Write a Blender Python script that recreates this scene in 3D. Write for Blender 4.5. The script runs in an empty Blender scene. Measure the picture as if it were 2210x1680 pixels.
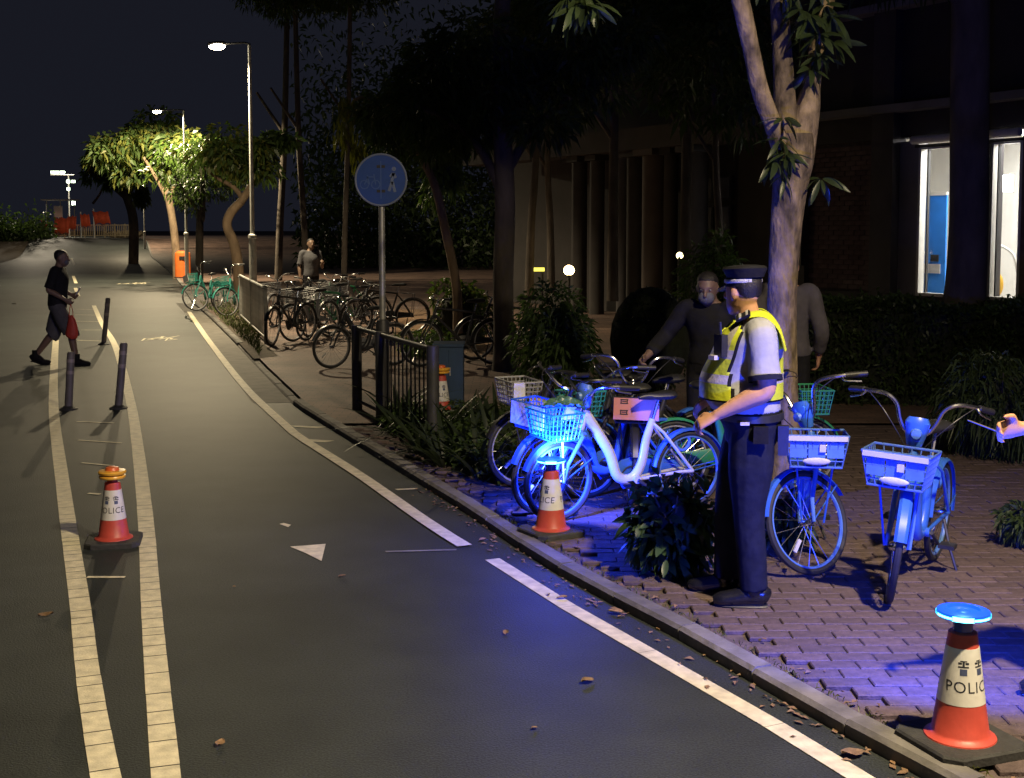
import bpy, bmesh, math, random
import numpy as np
from mathutils import Vector, Matrix, Quaternion
random.seed(7)
RNG = np.random.default_rng(7)
C = bpy.context.scene.collection
SC = bpy.context.scene
R = math.radians

# ------------------------------------------------------------------ camera, world, exposure
H = 1.98
PITCH = R(4.5)
FPX, CX, CY, HOR = 2700.0, 1105.0, 840.0, 497.0
SHIFT = (CY - FPX * math.tan(PITCH)) - HOR
cam = bpy.data.cameras.new('camera')
cam.sensor_width = 36.0
cam.lens = 36.0 * FPX / 2210.0
cam.shift_y = -SHIFT / 2210.0
cam.clip_start, cam.clip_end = 0.05, 3000
camo = bpy.data.objects.new('camera', cam)
camo.location = (0, 0, H)
camo.rotation_euler = (R(90) - PITCH, 0, 0)
C.objects.link(camo)
SC.camera = camo
w = bpy.data.worlds.new('World'); SC.world = w; w.use_nodes = True
bg = w.node_tree.nodes['Background']
bg.inputs[0].default_value = (0.43, 0.47, 0.74, 1)
bg.inputs[1].default_value = 0.020
SC.view_settings.view_transform = 'Standard'
SC.view_settings.look = 'None'
SC.view_settings.exposure = 0.0
SC.view_settings.gamma = 1.0
SC.view_settings.use_curve_mapping = False
SC.cycles.use_denoising = True
SC.cycles.max_bounces = 6
SC.cycles.sample_clamp_indirect = 4.0
SC.cycles.volume_bounces = 0
LAMP_W = 4200.0
LAMP_COL = (1.0, 0.81, 0.50)
BLUE_W = 200.0
BLUE_COL = (0.02, 0.055, 1.0)

def ray(x, y):
    u = (x - CX) / FPX
    v = -(y + SHIFT - CY) / FPX
    return Vector((u, v * math.sin(PITCH) + math.cos(PITCH), v * math.cos(PITCH) - math.sin(PITCH)))
def G(x, y, z=0.0):
    d = ray(x, y); t = (z - H) / d.z
    return Vector((d.x * t, d.y * t, z))
def V(x, y, Y):
    d = ray(x, y); t = Y / d.y
    return Vector((d.x * t, Y, H + d.z * t))
def ramp(Y):
    t = min(max((Y - 88.0) / 20.0, 0), 1)
    return 1.3 * t * t * (3 - 2 * t)
PZ = 0.055

# ------------------------------------------------------------------ materials
MATS = {}
def M(name, col, rough=0.6, var=0.18, scale=9.0, bump=0.0, metal=0.0, coat=0.0, bscale=None, trans=0.0, spec=0.5, emit=None, estr=0.0, stretch=None):
    if name in MATS: return MATS[name]
    m = bpy.data.materials.new(name); m.use_nodes = True
    nt = m.node_tree; b = nt.nodes['Principled BSDF']
    b.inputs['Roughness'].default_value = rough
    b.inputs['Metallic'].default_value = metal
    b.inputs['Specular IOR Level'].default_value = spec
    if coat: b.inputs['Coat Weight'].default_value = coat
    if trans: b.inputs['Transmission Weight'].default_value = trans
    if emit:
        b.inputs['Emission Color'].default_value = (*emit, 1); b.inputs['Emission Strength'].default_value = estr
    tc = nt.nodes.new('ShaderNodeTexCoord'); vec = tc.outputs['Object']
    if stretch:
        mp = nt.nodes.new('ShaderNodeMapping'); mp.inputs['Scale'].default_value = stretch
        nt.links.new(vec, mp.inputs[0]); vec = mp.outputs[0]
    n = nt.nodes.new('ShaderNodeTexNoise'); n.inputs['Scale'].default_value = scale; n.inputs['Detail'].default_value = 5
    nt.links.new(vec, n.inputs['Vector'])
    mr = nt.nodes.new('ShaderNodeMapRange')
    mr.inputs[1].default_value, mr.inputs[2].default_value = 0.3, 0.7
    mr.inputs[3].default_value, mr.inputs[4].default_value = 1 - var, 1 + var
    nt.links.new(n.outputs['Fac'], mr.inputs[0])
    oi = nt.nodes.new('ShaderNodeObjectInfo')
    mr2 = nt.nodes.new('ShaderNodeMapRange'); mr2.inputs[3].default_value, mr2.inputs[4].default_value = 1 - var * .6, 1 + var * .6
    nt.links.new(oi.outputs['Random'], mr2.inputs[0])
    mu = nt.nodes.new('ShaderNodeMath'); mu.operation = 'MULTIPLY'
    nt.links.new(mr.outputs[0], mu.inputs[0]); nt.links.new(mr2.outputs[0], mu.inputs[1])
    vm = nt.nodes.new('ShaderNodeVectorMath'); vm.operation = 'SCALE'; vm.inputs[0].default_value = col
    nt.links.new(mu.outputs[0], vm.inputs['Scale'])
    nt.links.new(vm.outputs[0], b.inputs['Base Color'])
    if bump:
        n2 = nt.nodes.new('ShaderNodeTexNoise'); n2.inputs['Scale'].default_value = bscale or scale * 3; n2.inputs['Detail'].default_value = 4
        nt.links.new(vec, n2.inputs['Vector'])
        bp = nt.nodes.new('ShaderNodeBump'); bp.inputs['Strength'].default_value = bump; bp.inputs['Distance'].default_value = 0.02
        nt.links.new(n2.outputs['Fac'], bp.inputs['Height']); nt.links.new(bp.outputs[0], b.inputs['Normal'])
    if name.startswith('leaf_') and name not in ('leaf_dry', 'leaf_core') or name.endswith('_leaf'):
        tr_ = nt.nodes.new('ShaderNodeBsdfTranslucent'); mx_ = nt.nodes.new('ShaderNodeMixShader'); mx_.inputs[0].default_value = .38
        vs_ = nt.nodes.new('ShaderNodeVectorMath'); vs_.operation = 'MULTIPLY'; vs_.inputs[1].default_value = (1.5, 1.7, .8); nt.links.new(vm.outputs[0], vs_.inputs[0]); nt.links.new(vs_.outputs[0], tr_.inputs['Color'])
        nt.links.new(b.outputs[0], mx_.inputs[1]); nt.links.new(tr_.outputs[0], mx_.inputs[2]); nt.links.new(mx_.outputs[0], nt.nodes['Material Output'].inputs['Surface'])
    MATS[name] = m
    return m

def asphalt():
    m = bpy.data.materials.new('asphalt'); m.use_nodes = True; nt = m.node_tree; b = nt.nodes['Principled BSDF']
    tc = nt.nodes.new('ShaderNodeTexCoord')
    def noise(s, d=4):
        n = nt.nodes.new('ShaderNodeTexNoise'); n.inputs['Scale'].default_value = s; n.inputs['Detail'].default_value = d
        nt.links.new(tc.outputs['Object'], n.inputs['Vector']); return n.outputs['Fac']
    big, mid, fine = noise(0.35), noise(2.2, 6), noise(110, 3)
    def rng(s, a, b_):
        r = nt.nodes.new('ShaderNodeMapRange'); r.inputs[1].default_value, r.inputs[2].default_value = .3, .7
        r.inputs[3].default_value, r.inputs[4].default_value = a, b_; nt.links.new(s, r.inputs[0]); return r.outputs[0]
    def mul(a, c):
        q = nt.nodes.new('ShaderNodeMath'); q.operation = 'MULTIPLY'; nt.links.new(a, q.inputs[0]); nt.links.new(c, q.inputs[1]); return q.outputs[0]
    f = mul(mul(rng(big, .68, 1.28), rng(mid, .82, 1.18)), rng(fine, .55, 1.45))
    vm = nt.nodes.new('ShaderNodeVectorMath'); vm.operation = 'SCALE'; vm.inputs[0].default_value = (0.031, 0.036, 0.035)
    nt.links.new(f, vm.inputs['Scale']); nt.links.new(vm.outputs[0], b.inputs['Base Color'])
    b.inputs['Roughness'].default_value = .62; b.inputs['Specular IOR Level'].default_value = .22
    bp = nt.nodes.new('ShaderNodeBump'); bp.inputs['Strength'].default_value = .6; bp.inputs['Distance'].default_value = .005
    nt.links.new(fine, bp.inputs['Height']); nt.links.new(bp.outputs[0], b.inputs['Normal'])
    return m

def paving_mat():
    m = bpy.data.materials.new('brick_paving_far'); m.use_nodes = True; nt = m.node_tree; b = nt.nodes['Principled BSDF']
    tc = nt.nodes.new('ShaderNodeTexCoord')
    br = nt.nodes.new('ShaderNodeTexBrick'); br.inputs['Scale'].default_value = 1.0
    br.inputs['Brick Width'].default_value = .2; br.inputs['Row Height'].default_value = .1; br.inputs['Mortar Size'].default_value = .005
    br.inputs['Color1'].default_value = (.22, .135, .105, 1); br.inputs['Color2'].default_value = (.15, .10, .085, 1); br.inputs['Mortar'].default_value = (.07, .06, .05, 1)
    nt.links.new(tc.outputs['Object'], br.inputs['Vector'])
    n = nt.nodes.new('ShaderNodeTexNoise'); n.inputs['Scale'].default_value = 1.3; n.inputs['Detail'].default_value = 6
    nt.links.new(tc.outputs['Object'], n.inputs['Vector'])
    mr = nt.nodes.new('ShaderNodeMapRange'); mr.inputs[1].default_value, mr.inputs[2].default_value, mr.inputs[3].default_value, mr.inputs[4].default_value = .3, .7, .6, 1.3
    nt.links.new(n.outputs['Fac'], mr.inputs[0])
    vm = nt.nodes.new('ShaderNodeVectorMath'); vm.operation = 'SCALE'; nt.links.new(br.outputs['Color'], vm.inputs[0]); nt.links.new(mr.outputs[0], vm.inputs['Scale'])
    nt.links.new(vm.outputs[0], b.inputs['Base Color']); b.inputs['Roughness'].default_value = .75
    return m

ASPH = asphalt(); PAVE = paving_mat()
M('paint', (.66, .60, .44), .65, .22, 14, .2, bscale=120)
M('concrete', (.13, .12, .105), .8, .25, 5, .3)
M('kerbstone', (.15, .14, .13), .8, .3, 7, .4)
M('soil', (.085, .065, .045), .95, .35, 5, .6)
M('brickpaver', (.098, .068, .066), .8, .28, 22, .35, bscale=90)
M('mortar', (.085, .062, .06), .9, .3, 20, .3)
M('grassmat', (.085, .11, .035), .8, .3, 3, 0, spec=.2)
M('leaf_dark', (.045, .070, .028), .45, .35, 1.5, 0, spec=.4)
M('leaf_mid', (.065, .105, .032), .42, .35, 1.5, 0, spec=.4)
M('leaf_yellow', (.12, .13, .03), .42, .35, 1.5, 0, spec=.4)
M('leaf_dry', (.20, .12, .065), .7, .4, 4, 0)
M('twig', (.07, .055, .04), .9, .3, 10, .3)
M('bark', (.24, .18, .115), .85, .75, 13, 1.0, bscale=30, stretch=(1, 1, .45))
M('bark_dark', (.11, .09, .075), .9, .35, 5, .8, stretch=(1, 1, .4))
M('bark_brown', (.24, .17, .11), .85, .35, 6, .6, stretch=(1, 1, .4))
M('galv', (.42, .42, .40), .45, .15, 12, .05, metal=.6)
M('lamp_grey', (.50, .50, .47), .5, .12, 12, .05)
M('dark_metal', (.05, .05, .055), .5, .2, 12, .05, metal=.3)
M('rail_metal', (.40, .40, .38), .5, .2, 10, .1)
M('chrome', (.65, .65, .66), .25, .08, 10, 0, metal=1.0)
M('rubber', (.022, .022, .023), .7, .2, 20, .1)
M('black_plastic', (.02, .02, .022), .45, .2, 20, .05)
M('cone_red', (.50, .07, .05), .45, .10, 18, .05)
M('cone_white', (.66, .65, .62), .38, .08, 18, .05)
M('cone_base', (.035, .035, .036), .8, .3, 16, .3)
M('ink', (.02, .022, .03), .6, .1, 10)
M('ink_blue', (.06, .08, .17), .6, .1, 10)
M('amber', (.80, .42, .05), .3, .08, 10, coat=.5)
M('orange_cap', (.65, .13, .03), .4, .1, 10)
M('blue_lens', (.01, .05, .30), .2, .1, 10, coat=.6)
M('led', (.1, .6, .9), .3, 0, 5, emit=(.10, .75, 1.0), estr=9.0)
M('led_soft', (.01, .03, .16), .3, 0, 5, emit=(.01, .20, 1.0), estr=.6)
M('lamp_glow', (1, .9, .7), .3, 0, 5, emit=(1, .86, .58), estr=110.0)
M('warm_glow', (1, .8, .5), .3, 0, 5, emit=(1, .62, .25), estr=9.0)
M('yellow_glow', (1, .9, .2), .3, 0, 5, emit=(.95, .85, .12), estr=1.6)
M('white_glow', (.9, 1, .9), .3, 0, 5, emit=(.8, 1, .72), estr=9.0)
M('room_glow', (1, 1, 1), .3, 0, 5, emit=(1, .98, .92), estr=36.0)
M('sign_blue', (.02, .075, .34), .45, .08, 10)
M('sign_white', (.15, .20, .36), .5, .05, 10)
M('bike_white', (.50, .49, .52), .35, .08, 15, coat=.3)
M('bike_blue', (.035, .13, .56), .35, .1, 15, coat=.3)
M('bike_lightblue', (.09, .20, .52), .4, .1, 15, coat=.2)
M('bike_teal', (.03, .24, .20), .4, .1, 15, coat=.2)
M('bike_green', (.03, .24, .11), .4, .1, 15, coat=.2)
M('bike_black', (.025, .025, .03), .35, .15, 15, coat=.3)
M('bike_grey', (.20, .20, .22), .4, .15, 15, coat=.2)
M('bike_silver', (.5, .5, .52), .35, .1, 15, metal=.5)
M('salmon', (.62, .25, .18), .5, .08, 12)
M('cardboard', (.42, .34, .22), .85, .12, 12, .1)
M('bag_white', (.55, .55, .56), .6, .1, 9, .3)
M('bag_red', (.55, .06, .04), .6, .2, 9, .4)
M('skin', (.50, .27, .165), .5, .10, 20, .05, spec=.35)
M('skin_dark', (.16, .10, .07), .55, .1, 20, .05)
M('hair', (.012, .010, .010), .5, .3, 60, .4)
M('shirt_blue', (.38, .39, .43), .85, .08, 18, .45, bscale=11, spec=.15)
M('navy', (.014, .016, .030), .8, .2, 18, .6, bscale=9, spec=.12)
M('black_cloth', (.013, .013, .016), .85, .2, 16, .5, bscale=10, spec=.12)
M('grey_cloth', (.085, .085, .095), .85, .15, 16, .5, bscale=10, spec=.15)
M('purple_grey', (.085, .078, .095), .85, .15, 16, .5, bscale=10, spec=.15)
M('vest_yellow', (.62, .70, .035), .6, .08, 12, .6, bscale=12)
M('vest_silver', (.50, .47, .45), .4, .12, 30, .2)
M('boot', (.012, .012, .013), .22, .2, 20, .1, coat=.4)
M('mask_pale', (.11, .11, .125), .8, .1, 10)
M('silver_braid', (.42, .42, .42), .5, .25, 60, .3)
M('orange_bin', (.72, .16, .03), .5, .1, 9, .05)
M('orange_cloth', (.62, .09, .04), .75, .15, 5, .3)
M('tan', (.38, .32, .22), .85, .3, 6, .3)
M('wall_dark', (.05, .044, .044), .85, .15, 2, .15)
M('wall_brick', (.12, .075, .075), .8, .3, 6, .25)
M('wall_panel', (.20, .20, .21), .7, .1, 3, .05)
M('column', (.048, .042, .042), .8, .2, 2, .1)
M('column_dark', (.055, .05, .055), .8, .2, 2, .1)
M('frame_dark', (.035, .035, .04), .5, .15, 6)
M('frame_white', (.65, .64, .60), .4, .08, 6)
M('room_white', (.75, .74, .70), .8, .05, 3)
M('poster_blue', (.02, .19, .68), .6, .12, 4)
M('yellow_obj', (.75, .45, .03), .5, .1, 4)
M('utility_blue', (.02, .05, .12), .5, .15, 6, .05)
def glass_mat():
    m = bpy.data.materials.new('window_glass'); m.use_nodes = True; nt = m.node_tree; nt.nodes.clear()
    o = nt.nodes.new('ShaderNodeOutputMaterial'); mx = nt.nodes.new('ShaderNodeMixShader'); t = nt.nodes.new('ShaderNodeBsdfTransparent'); g = nt.nodes.new('ShaderNodeBsdfGlossy')
    g.inputs['Roughness'].default_value = .04; mx.inputs[0].default_value = .07
    nt.links.new(t.outputs[0], mx.inputs[1]); nt.links.new(g.outputs[0], mx.inputs[2]); nt.links.new(mx.outputs[0], o.inputs[0]); return m
MATS['glass'] = glass_mat()

# ------------------------------------------------------------------ mesh helper
class MB:
    def __init__(s): s.v, s.f, s.m, s.mi = [], [], [], 0
    def add(s, vs, fs):
        o = len(s.v); s.v.extend([tuple(p) for p in vs]); s.f.extend([tuple(i + o for i in f) for f in fs]); s.m.extend([s.mi] * len(fs)); return s
    def box(s, c, d, rz=0.0, taper=1.0, mat=None):
        cx, cy, cz = c; hx, hy, hz = d[0] / 2, d[1] / 2, d[2] / 2; vs = []
        for z, k in ((-hz, 1), (hz, taper)):
            for x, y in ((-hx, -hy), (hx, -hy), (hx, hy), (-hx, hy)):
                x *= k; y *= k
                vs.append(Vector((x, y, z)))
        if mat is None: mat = Matrix.Rotation(rz, 3, 'Z')
        vs = [mat @ p + Vector(c) for p in vs]
        return s.add(vs, [(3, 2, 1, 0), (4, 5, 6, 7), (0, 1, 5, 4), (1, 2, 6, 5), (2, 3, 7, 6), (3, 0, 4, 7)])
    def tube(s, pts, r, seg=8, cap=True, ref=None, closed=False):
        pts = [Vector(p) for p in pts]; n = len(pts)
        if not isinstance(r, (list, tuple)) or (isinstance(r, tuple)): r = [r] * n
        rr = [q if isinstance(q, tuple) else (q, q) for q in r]
        T = []
        for i in range(n):
            a = pts[i - 1] if (i > 0 or closed) else pts[i]
            b = pts[(i + 1) % n] if (i < n - 1 or closed) else pts[i]
            t = b - a
            T.append(t.normalized() if t.length > 1e-9 else Vector((0, 0, 1)))
        a = Vector(ref) if ref is not None else (Vector((0, 0, 1)) if abs(T[0].z) < .9 else Vector((1, 0, 0)))
        vs = []
        for i in range(n):
            if ref is not None: a = Vector(ref)
            a = a - T[i] * a.dot(T[i])
            a = a.normalized() if a.length > 1e-6 else T[i].orthogonal().normalized()
            b = T[i].cross(a)
            for k in range(seg):
                th = 2 * math.pi * k / seg
                vs.append(pts[i] + a * (rr[i][0] * math.cos(th)) + b * (rr[i][1] * math.sin(th)))
        fs = []
        for i in range(n if closed else n - 1):
            j = (i + 1) % n
            for k in range(seg):
                k2 = (k + 1) % seg
                fs.append((i * seg + k, i * seg + k2, j * seg + k2, j * seg + k))
        if cap and not closed:
            fs.append(tuple(range(seg - 1, -1, -1))); fs.append(tuple((n - 1) * seg + k for k in range(seg)))
        return s.add(vs, fs)
    def lofth(s, secs, seg=20):
        vs, fs = [], []
        for (cx, cy, cz, rx, ry) in secs:
            for k in range(seg):
                th = 2 * math.pi * k / seg; vs.append((cx + rx * math.cos(th), cy + ry * math.sin(th), cz))
        n = len(secs)
        for i in range(n - 1):
            for k in range(seg):
                k2 = (k + 1) % seg; fs.append((i * seg + k, i * seg + k2, (i + 1) * seg + k2, (i + 1) * seg + k))
        fs.append(tuple(range(seg - 1, -1, -1))); fs.append(tuple((n - 1) * seg + k for k in range(seg)))
        return s.add(vs, fs)
    def lathe(s, prof, seg=24, c=(0, 0, 0), mats=None):
        vs = []; c = Vector(c)
        for (r, z) in prof:
            for k in range(seg):
                th = 2 * math.pi * k / seg; vs.append(c + Vector((r * math.cos(th), r * math.sin(th), z)))
        o = len(s.v); s.v.extend([tuple(p) for p in vs])
        for i in range(len(prof) - 1):
            for k in range(seg):
                k2 = (k + 1) % seg
                s.f.append((o + i * seg + k, o + i * seg + k2, o + (i + 1) * seg + k2, o + (i + 1) * seg + k)); s.m.append(mats[i] if mats else s.mi)
        if prof[0][0] > 1e-4: s.f.append(tuple(o + k for k in range(seg - 1, -1, -1))); s.m.append(mats[0] if mats else s.mi)
        if prof[-1][0] > 1e-4: s.f.append(tuple(o + (len(prof) - 1) * seg + k for k in range(seg))); s.m.append(mats[-1] if mats else s.mi)
        return s
    def ell(s, c, r, seg=12, rings=8, mat=None):
        vs, fs = [], []; c = Vector(c)
        for i in range(rings + 1):
            ph = math.pi * i / rings
            for k in range(seg):
                th = 2 * math.pi * k / seg
                p = Vector((r[0] * math.sin(ph) * math.cos(th), r[1] * math.sin(ph) * math.sin(th), -r[2] * math.cos(ph)))
                vs.append(c + (mat @ p if mat is not None else p))
        for i in range(rings):
            for k in range(seg):
                k2 = (k + 1) % seg; fs.append((i * seg + k, i * seg + k2, (i + 1) * seg + k2, (i + 1) * seg + k))
        return s.add(vs, fs)
    def torus(s, c, R_, r, axis='Y', seg=40, cs=8, rz=None):
        c = Vector(c); vs, fs = [], []
        for i in range(seg):
            th = 2 * math.pi * i / seg
            for k in range(cs):
                ph = 2 * math.pi * k / cs
                q = R_ + r * math.cos(ph); h = (rz or r) * math.sin(ph)
                p = {'Y': Vector((q * math.cos(th), h, q * math.sin(th))), 'Z': Vector((q * math.cos(th), q * math.sin(th), h))}[axis]
                vs.append(c + p)
        for i in range(seg):
            for k in range(cs):
                fs.append((i * cs + k, i * cs + (k + 1) % cs, ((i + 1) % seg) * cs + (k + 1) % cs, ((i + 1) % seg) * cs + k))
        return s.add(vs, fs)
    def xf(s, m):
        s.v = [tuple(m @ Vector(p)) for p in s.v]; return s
    def mesh(s, name, mats, smooth=True):
        me = bpy.data.meshes.new(name); me.from_pydata(s.v, [], s.f)
        for q in (mats if isinstance(mats, (list, tuple)) else [mats]): me.materials.append(MATS[q] if isinstance(q, str) else q)
        me.polygons.foreach_set('material_index', s.m)
        if smooth:
            me.polygons.foreach_set('use_smooth', [True] * len(s.f))
            try: me.set_sharp_from_angle(angle=R(38))
            except Exception: pass
        me.update(); return me
    def build(s, name, mats, parent=None, smooth=True, kind=None):
        return link(name, s.mesh(name, mats, smooth), parent, kind)
def link(name, data, parent=None, kind=None):
    o = bpy.data.objects.new(name, data); C.objects.link(o)
    if parent is not None: o.parent = parent
    if kind: o['kind'] = kind
    return o
def tag(o, label, cat, group=None):
    o['label'] = label; o['category'] = cat
    if group: o['group'] = group
    return o
def thing(name, label, cat, loc=(0, 0, 0), rz=0.0, group=None):
    o = bpy.data.objects.new(name, None); C.objects.link(o); o.empty_display_size = .1
    o.location = loc; o.rotation_euler = (0, 0, rz); return tag(o, label, cat, group)
def copy_tree(o, parent=None):
    c = o.copy(); C.objects.link(c)
    if parent is not None: c.parent = parent
    for ch in list(o.children): copy_tree(ch, c)
    return c
def cr(pts, n=6):
    P = [np.array(p, float) for p in pts]; out = []
    for i in range(len(P) - 1):
        p0 = P[max(i - 1, 0)]; p1 = P[i]; p2 = P[i + 1]; p3 = P[min(i + 2, len(P) - 1)]
        for k in range(n):
            t = k / n
            out.append(.5 * ((2 * p1) + (-p0 + p2) * t + (2 * p0 - 5 * p1 + 4 * p2 - p3) * t * t + (-p0 + 3 * p1 - 3 * p2 + p3) * t ** 3))
    out.append(P[-1]); return [tuple(map(float, q)) for q in out]
def limb(mb, pts, rad, n=5, seg=10, ref=None):
    """smooth tube through pts (x,y,z) with radii"""
    q = cr([tuple(p) + ((r,) if not isinstance(r, tuple) else r) for p, r in zip([tuple(x) for x in pts], rad)], n)
    if len(q[0]) == 4: mb.tube([a[:3] for a in q], [max(a[3], .001) for a in q], seg, ref=ref)
    else: mb.tube([a[:3] for a in q], [(max(a[3], .001), max(a[4], .001)) for a in q], seg, ref=ref)
    return mb
def voxel(o, size, smooth=3, f=.5):
    m = o.modifiers.new('remesh', 'REMESH'); m.mode = 'VOXEL'; m.voxel_size = size; m.use_smooth_shade = True
    if smooth:
        m2 = o.modifiers.new('smooth', 'SMOOTH'); m2.factor = f; m2.iterations = smooth
    return o

# ------------------------------------------------------------------ foliage
def leaf_mesh(name, P, D, L, W, mat, parent=None, kind=None, droop=.25):
    n = len(P); D = D / (np.linalg.norm(D, axis=1, keepdims=True) + 1e-9)
    L = np.broadcast_to(L, (n,)); W = np.broadcast_to(W, (n,))
    rnd = RNG.normal(size=(n, 3)); S = np.cross(D, rnd); S /= (np.linalg.norm(S, axis=1, keepdims=True) + 1e-9)
    mid = P + D * (L * .45)[:, None]
    tip = P + D * L[:, None]; tip[:, 2] -= L * droop
    v = np.stack([P, mid + S * (W * .5)[:, None], tip, mid - S * (W * .5)[:, None]], 1).reshape(-1, 3)
    me = bpy.data.meshes.new(name)
    me.vertices.add(4 * n); me.vertices.foreach_set('co', v.ravel())
    me.loops.add(4 * n); me.loops.foreach_set('vertex_index', np.arange(4 * n, dtype=np.int32))
    me.polygons.add(n); me.polygons.foreach_set('loop_start', np.arange(0, 4 * n, 4, dtype=np.int32))
    me.polygons.foreach_set('loop_total', np.full(n, 4, dtype=np.int32))
    mats = mat if isinstance(mat, (list, tuple)) else [mat]
    for q in mats: me.materials.append(MATS[q])
    me.polygons.foreach_set('material_index', RNG.integers(0, len(mats), n).astype(np.int32))
    me.update(); me.validate()
    return link(name, me, parent, kind)
def blob_pts(n, c, r, shell=.55, lumps=9, lump=.45):
    """points in an irregular crown: several overlapping lumps inside an ellipsoid"""
    c = np.array(c, float); r = np.array(r, float)
    cs = RNG.normal(size=(lumps, 3)); cs /= np.linalg.norm(cs, axis=1, keepdims=True); cs *= RNG.uniform(.25, .72, (lumps, 1))
    k = RNG.integers(0, lumps, n); d = RNG.normal(size=(n, 3)); d /= np.linalg.norm(d, axis=1, keepdims=True)
    rad = lump * RNG.uniform(.7, 1.2, lumps)[k] * (shell + (1 - shell) * RNG.uniform(0, 1, n) ** .5)
    u = cs[k] + d * rad[:, None]
    return c + u * r, d
def foliage(name, n, c, r, L, W, mat, parent=None, kind=None, lumps=9, lump=.45, droop=.35, zmin=None, shell=.5):
    P, d = blob_pts(n, c, r, shell, lumps, lump)
    if zmin is not None: P[:, 2] = np.maximum(P[:, 2], zmin + RNG.uniform(0, .1, n))
    D = d + RNG.normal(size=(n, 3)) * .6; D[:, 2] -= .35
    return leaf_mesh(name, P, D, L * RNG.uniform(.6, 1.25, n), W * RNG.uniform(.7, 1.2, n), mat, parent, kind, droop)
def hero_leaf_mesh(name, L, W, mat, curl=.3):
    mb = MB(); n = 5; vs, fs = [], []
    for i in range(n + 1):
        t = i / n; wd = W * .5 * (math.sin(math.pi * min(t * .93 + .05, 1)) ** .8)
        z = -curl * L * t * t
        vs += [(L * t, -wd, z + wd * .25), (L * t, 0, z), (L * t, wd, z + wd * .25)]
    for i in range(n):
        a = i * 3; fs += [(a, a + 3, a + 4, a + 1), (a + 1, a + 4, a + 5, a + 2)]
    mb.add(vs, fs); return mb.mesh(name, mat)
LEAF_MESHES = {}
def hero_leaves(parent, P, D, L, mat, ratio=.22, names='leaf'):
    key = (mat, ratio)
    if key not in LEAF_MESHES: LEAF_MESHES[key] = [hero_leaf_mesh('leaf', 1.0, ratio * q, mat, cu) for q, cu in ((.9, .2), (1.0, .35), (1.1, .5), (.95, .1))]
    for p, d, l in zip(P, D, L):
        o = link(names, random.choice(LEAF_MESHES[key]), parent)
        d = Vector(d).normalized(); x = d; y = Vector((0, 0, 1)).cross(x)
        y = y.normalized() if y.length > 1e-3 else Vector((0, 1, 0))
        y = Quaternion(x, random.uniform(-.9, .9)) @ y
        z = x.cross(y)
        m = Matrix((x, y, z)).transposed().to_4x4()
        o.matrix_local = Matrix.Translation(Vector(p)) @ m @ Matrix.Scale(float(l), 4)
def rosette(c, n, L, droop=.9, spread=1.0):
    P, D, LL = [], [], []
    for i in range(n):
        a = 2 * math.pi * i / n + random.uniform(-.3, .3); e = random.uniform(-1.25, .15) * droop
        d = Vector((math.cos(a) * math.cos(e) * spread, math.sin(a) * math.cos(e) * spread, math.sin(e)))
        P.append(Vector(c) + d * .02); D.append(d); LL.append(L * random.uniform(.7, 1.2))
    return P, D, LL
# ------------------------------------------------------------------ ground, road, kerb, pavement
KD = [(1990, 1680), (1800, 1577), (1650, 1490), (1500, 1400), (1340, 1315), (1240, 1263), (1120, 1187), (1000, 1104), (880, 1030), (760, 956), (640, 882), (560, 800), (500, 735), (455, 690), (415, 655), (396, 625), (375, 596), (340, 566), (316, 549)]
KP = [G(x, y) for x, y in KD]
KP = [KP[0] + (KP[0] - KP[1]) * 3.0] + KP
KP.append(Vector((-33.5, 110.0, 0))); KP.append(Vector((-45, 150, 0)))
KY = np.array([p.y for p in KP]); KX = np.array([p.x for p in KP])
def kx(Y): return float(np.interp(Y, KY, KX))
YS = list(np.linspace(KY[0], 12, 26)) + list(np.linspace(12.6, 30, 26)) + list(np.linspace(32, 86, 24)) + list(np.linspace(88, 150, 24))

def strip(mb, rows):
    """rows: list of lists of points with equal length"""
    n = len(rows[0]); vs = [p for r in rows for p in r]; fs = []
    for i in range(len(rows) - 1):
        for k in range(n - 1): fs.append((i * n + k, i * n + k + 1, (i + 1) * n + k + 1, (i + 1) * n + k))
    mb.add(vs, fs)
gm = MB(); xs = [-400, -120, -60, -30, -10, 0, 10, 30, 60, 120, 400]
strip(gm, [[(x, y, -.06 + ramp(y)) for x in xs] for y in [-60, 0, 20, 40, 60, 80, 86, 88, 91, 94, 97, 100, 103, 106, 108, 112, 150, 300, 900]])
g = gm.build('ground', 'soil'); g['kind'] = 'structure'
rm = MB(); strip(rm, [[(kx(y) - 9.5 + 9.5 * k / 6, y, ramp(y)) for k in range(7)] for y in YS])
road = rm.build('road', ASPH); road['kind'] = 'structure'

# kerb: single stones, objects of their own
kerb = thing('kerb', '', ''); del kerb['label']; del kerb['category']; kerb['kind'] = 'structure'
L = 0.0; cur = Vector((KX[0], KY[0], 0)); pts = [cur.copy()]
dense = [Vector((kx(y), y, 0)) for y in np.arange(KY[0], 30, .02)]
acc = 0
for a, b in zip(dense, dense[1:]):
    acc += (b - a).length
    if acc >= .62: pts.append(b); acc = 0
for a, b in zip(pts, pts[1:]):
    d = (b - a); l = d.length; d.normalize(); n = Vector((d.y, -d.x, 0)); mb = MB()
    if b.y < 30:
        low = 14.6 < b.y < 21.5
        h = .025 if low else PZ + .012
        h += random.uniform(-.004, .004)
        bev = .018
        prof = [(0, -.05), (0, h - bev), (bev, h), (.10, h + .002), (.118, -.05)]
        vs = []
        for e in (a + d * .004, b - d * .004):
            vs += [e + n * q + Vector((0, 0, z)) for q, z in prof]
        m = len(prof)
        mb.add(vs, [(k, k + 1, m + k + 1, m + k) for k in range(m - 1)] + [tuple(range(m))[::-1], tuple(range(m, 2 * m))])
        mb.build('kerb_stone', 'kerbstone', kerb, smooth=False)
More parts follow.
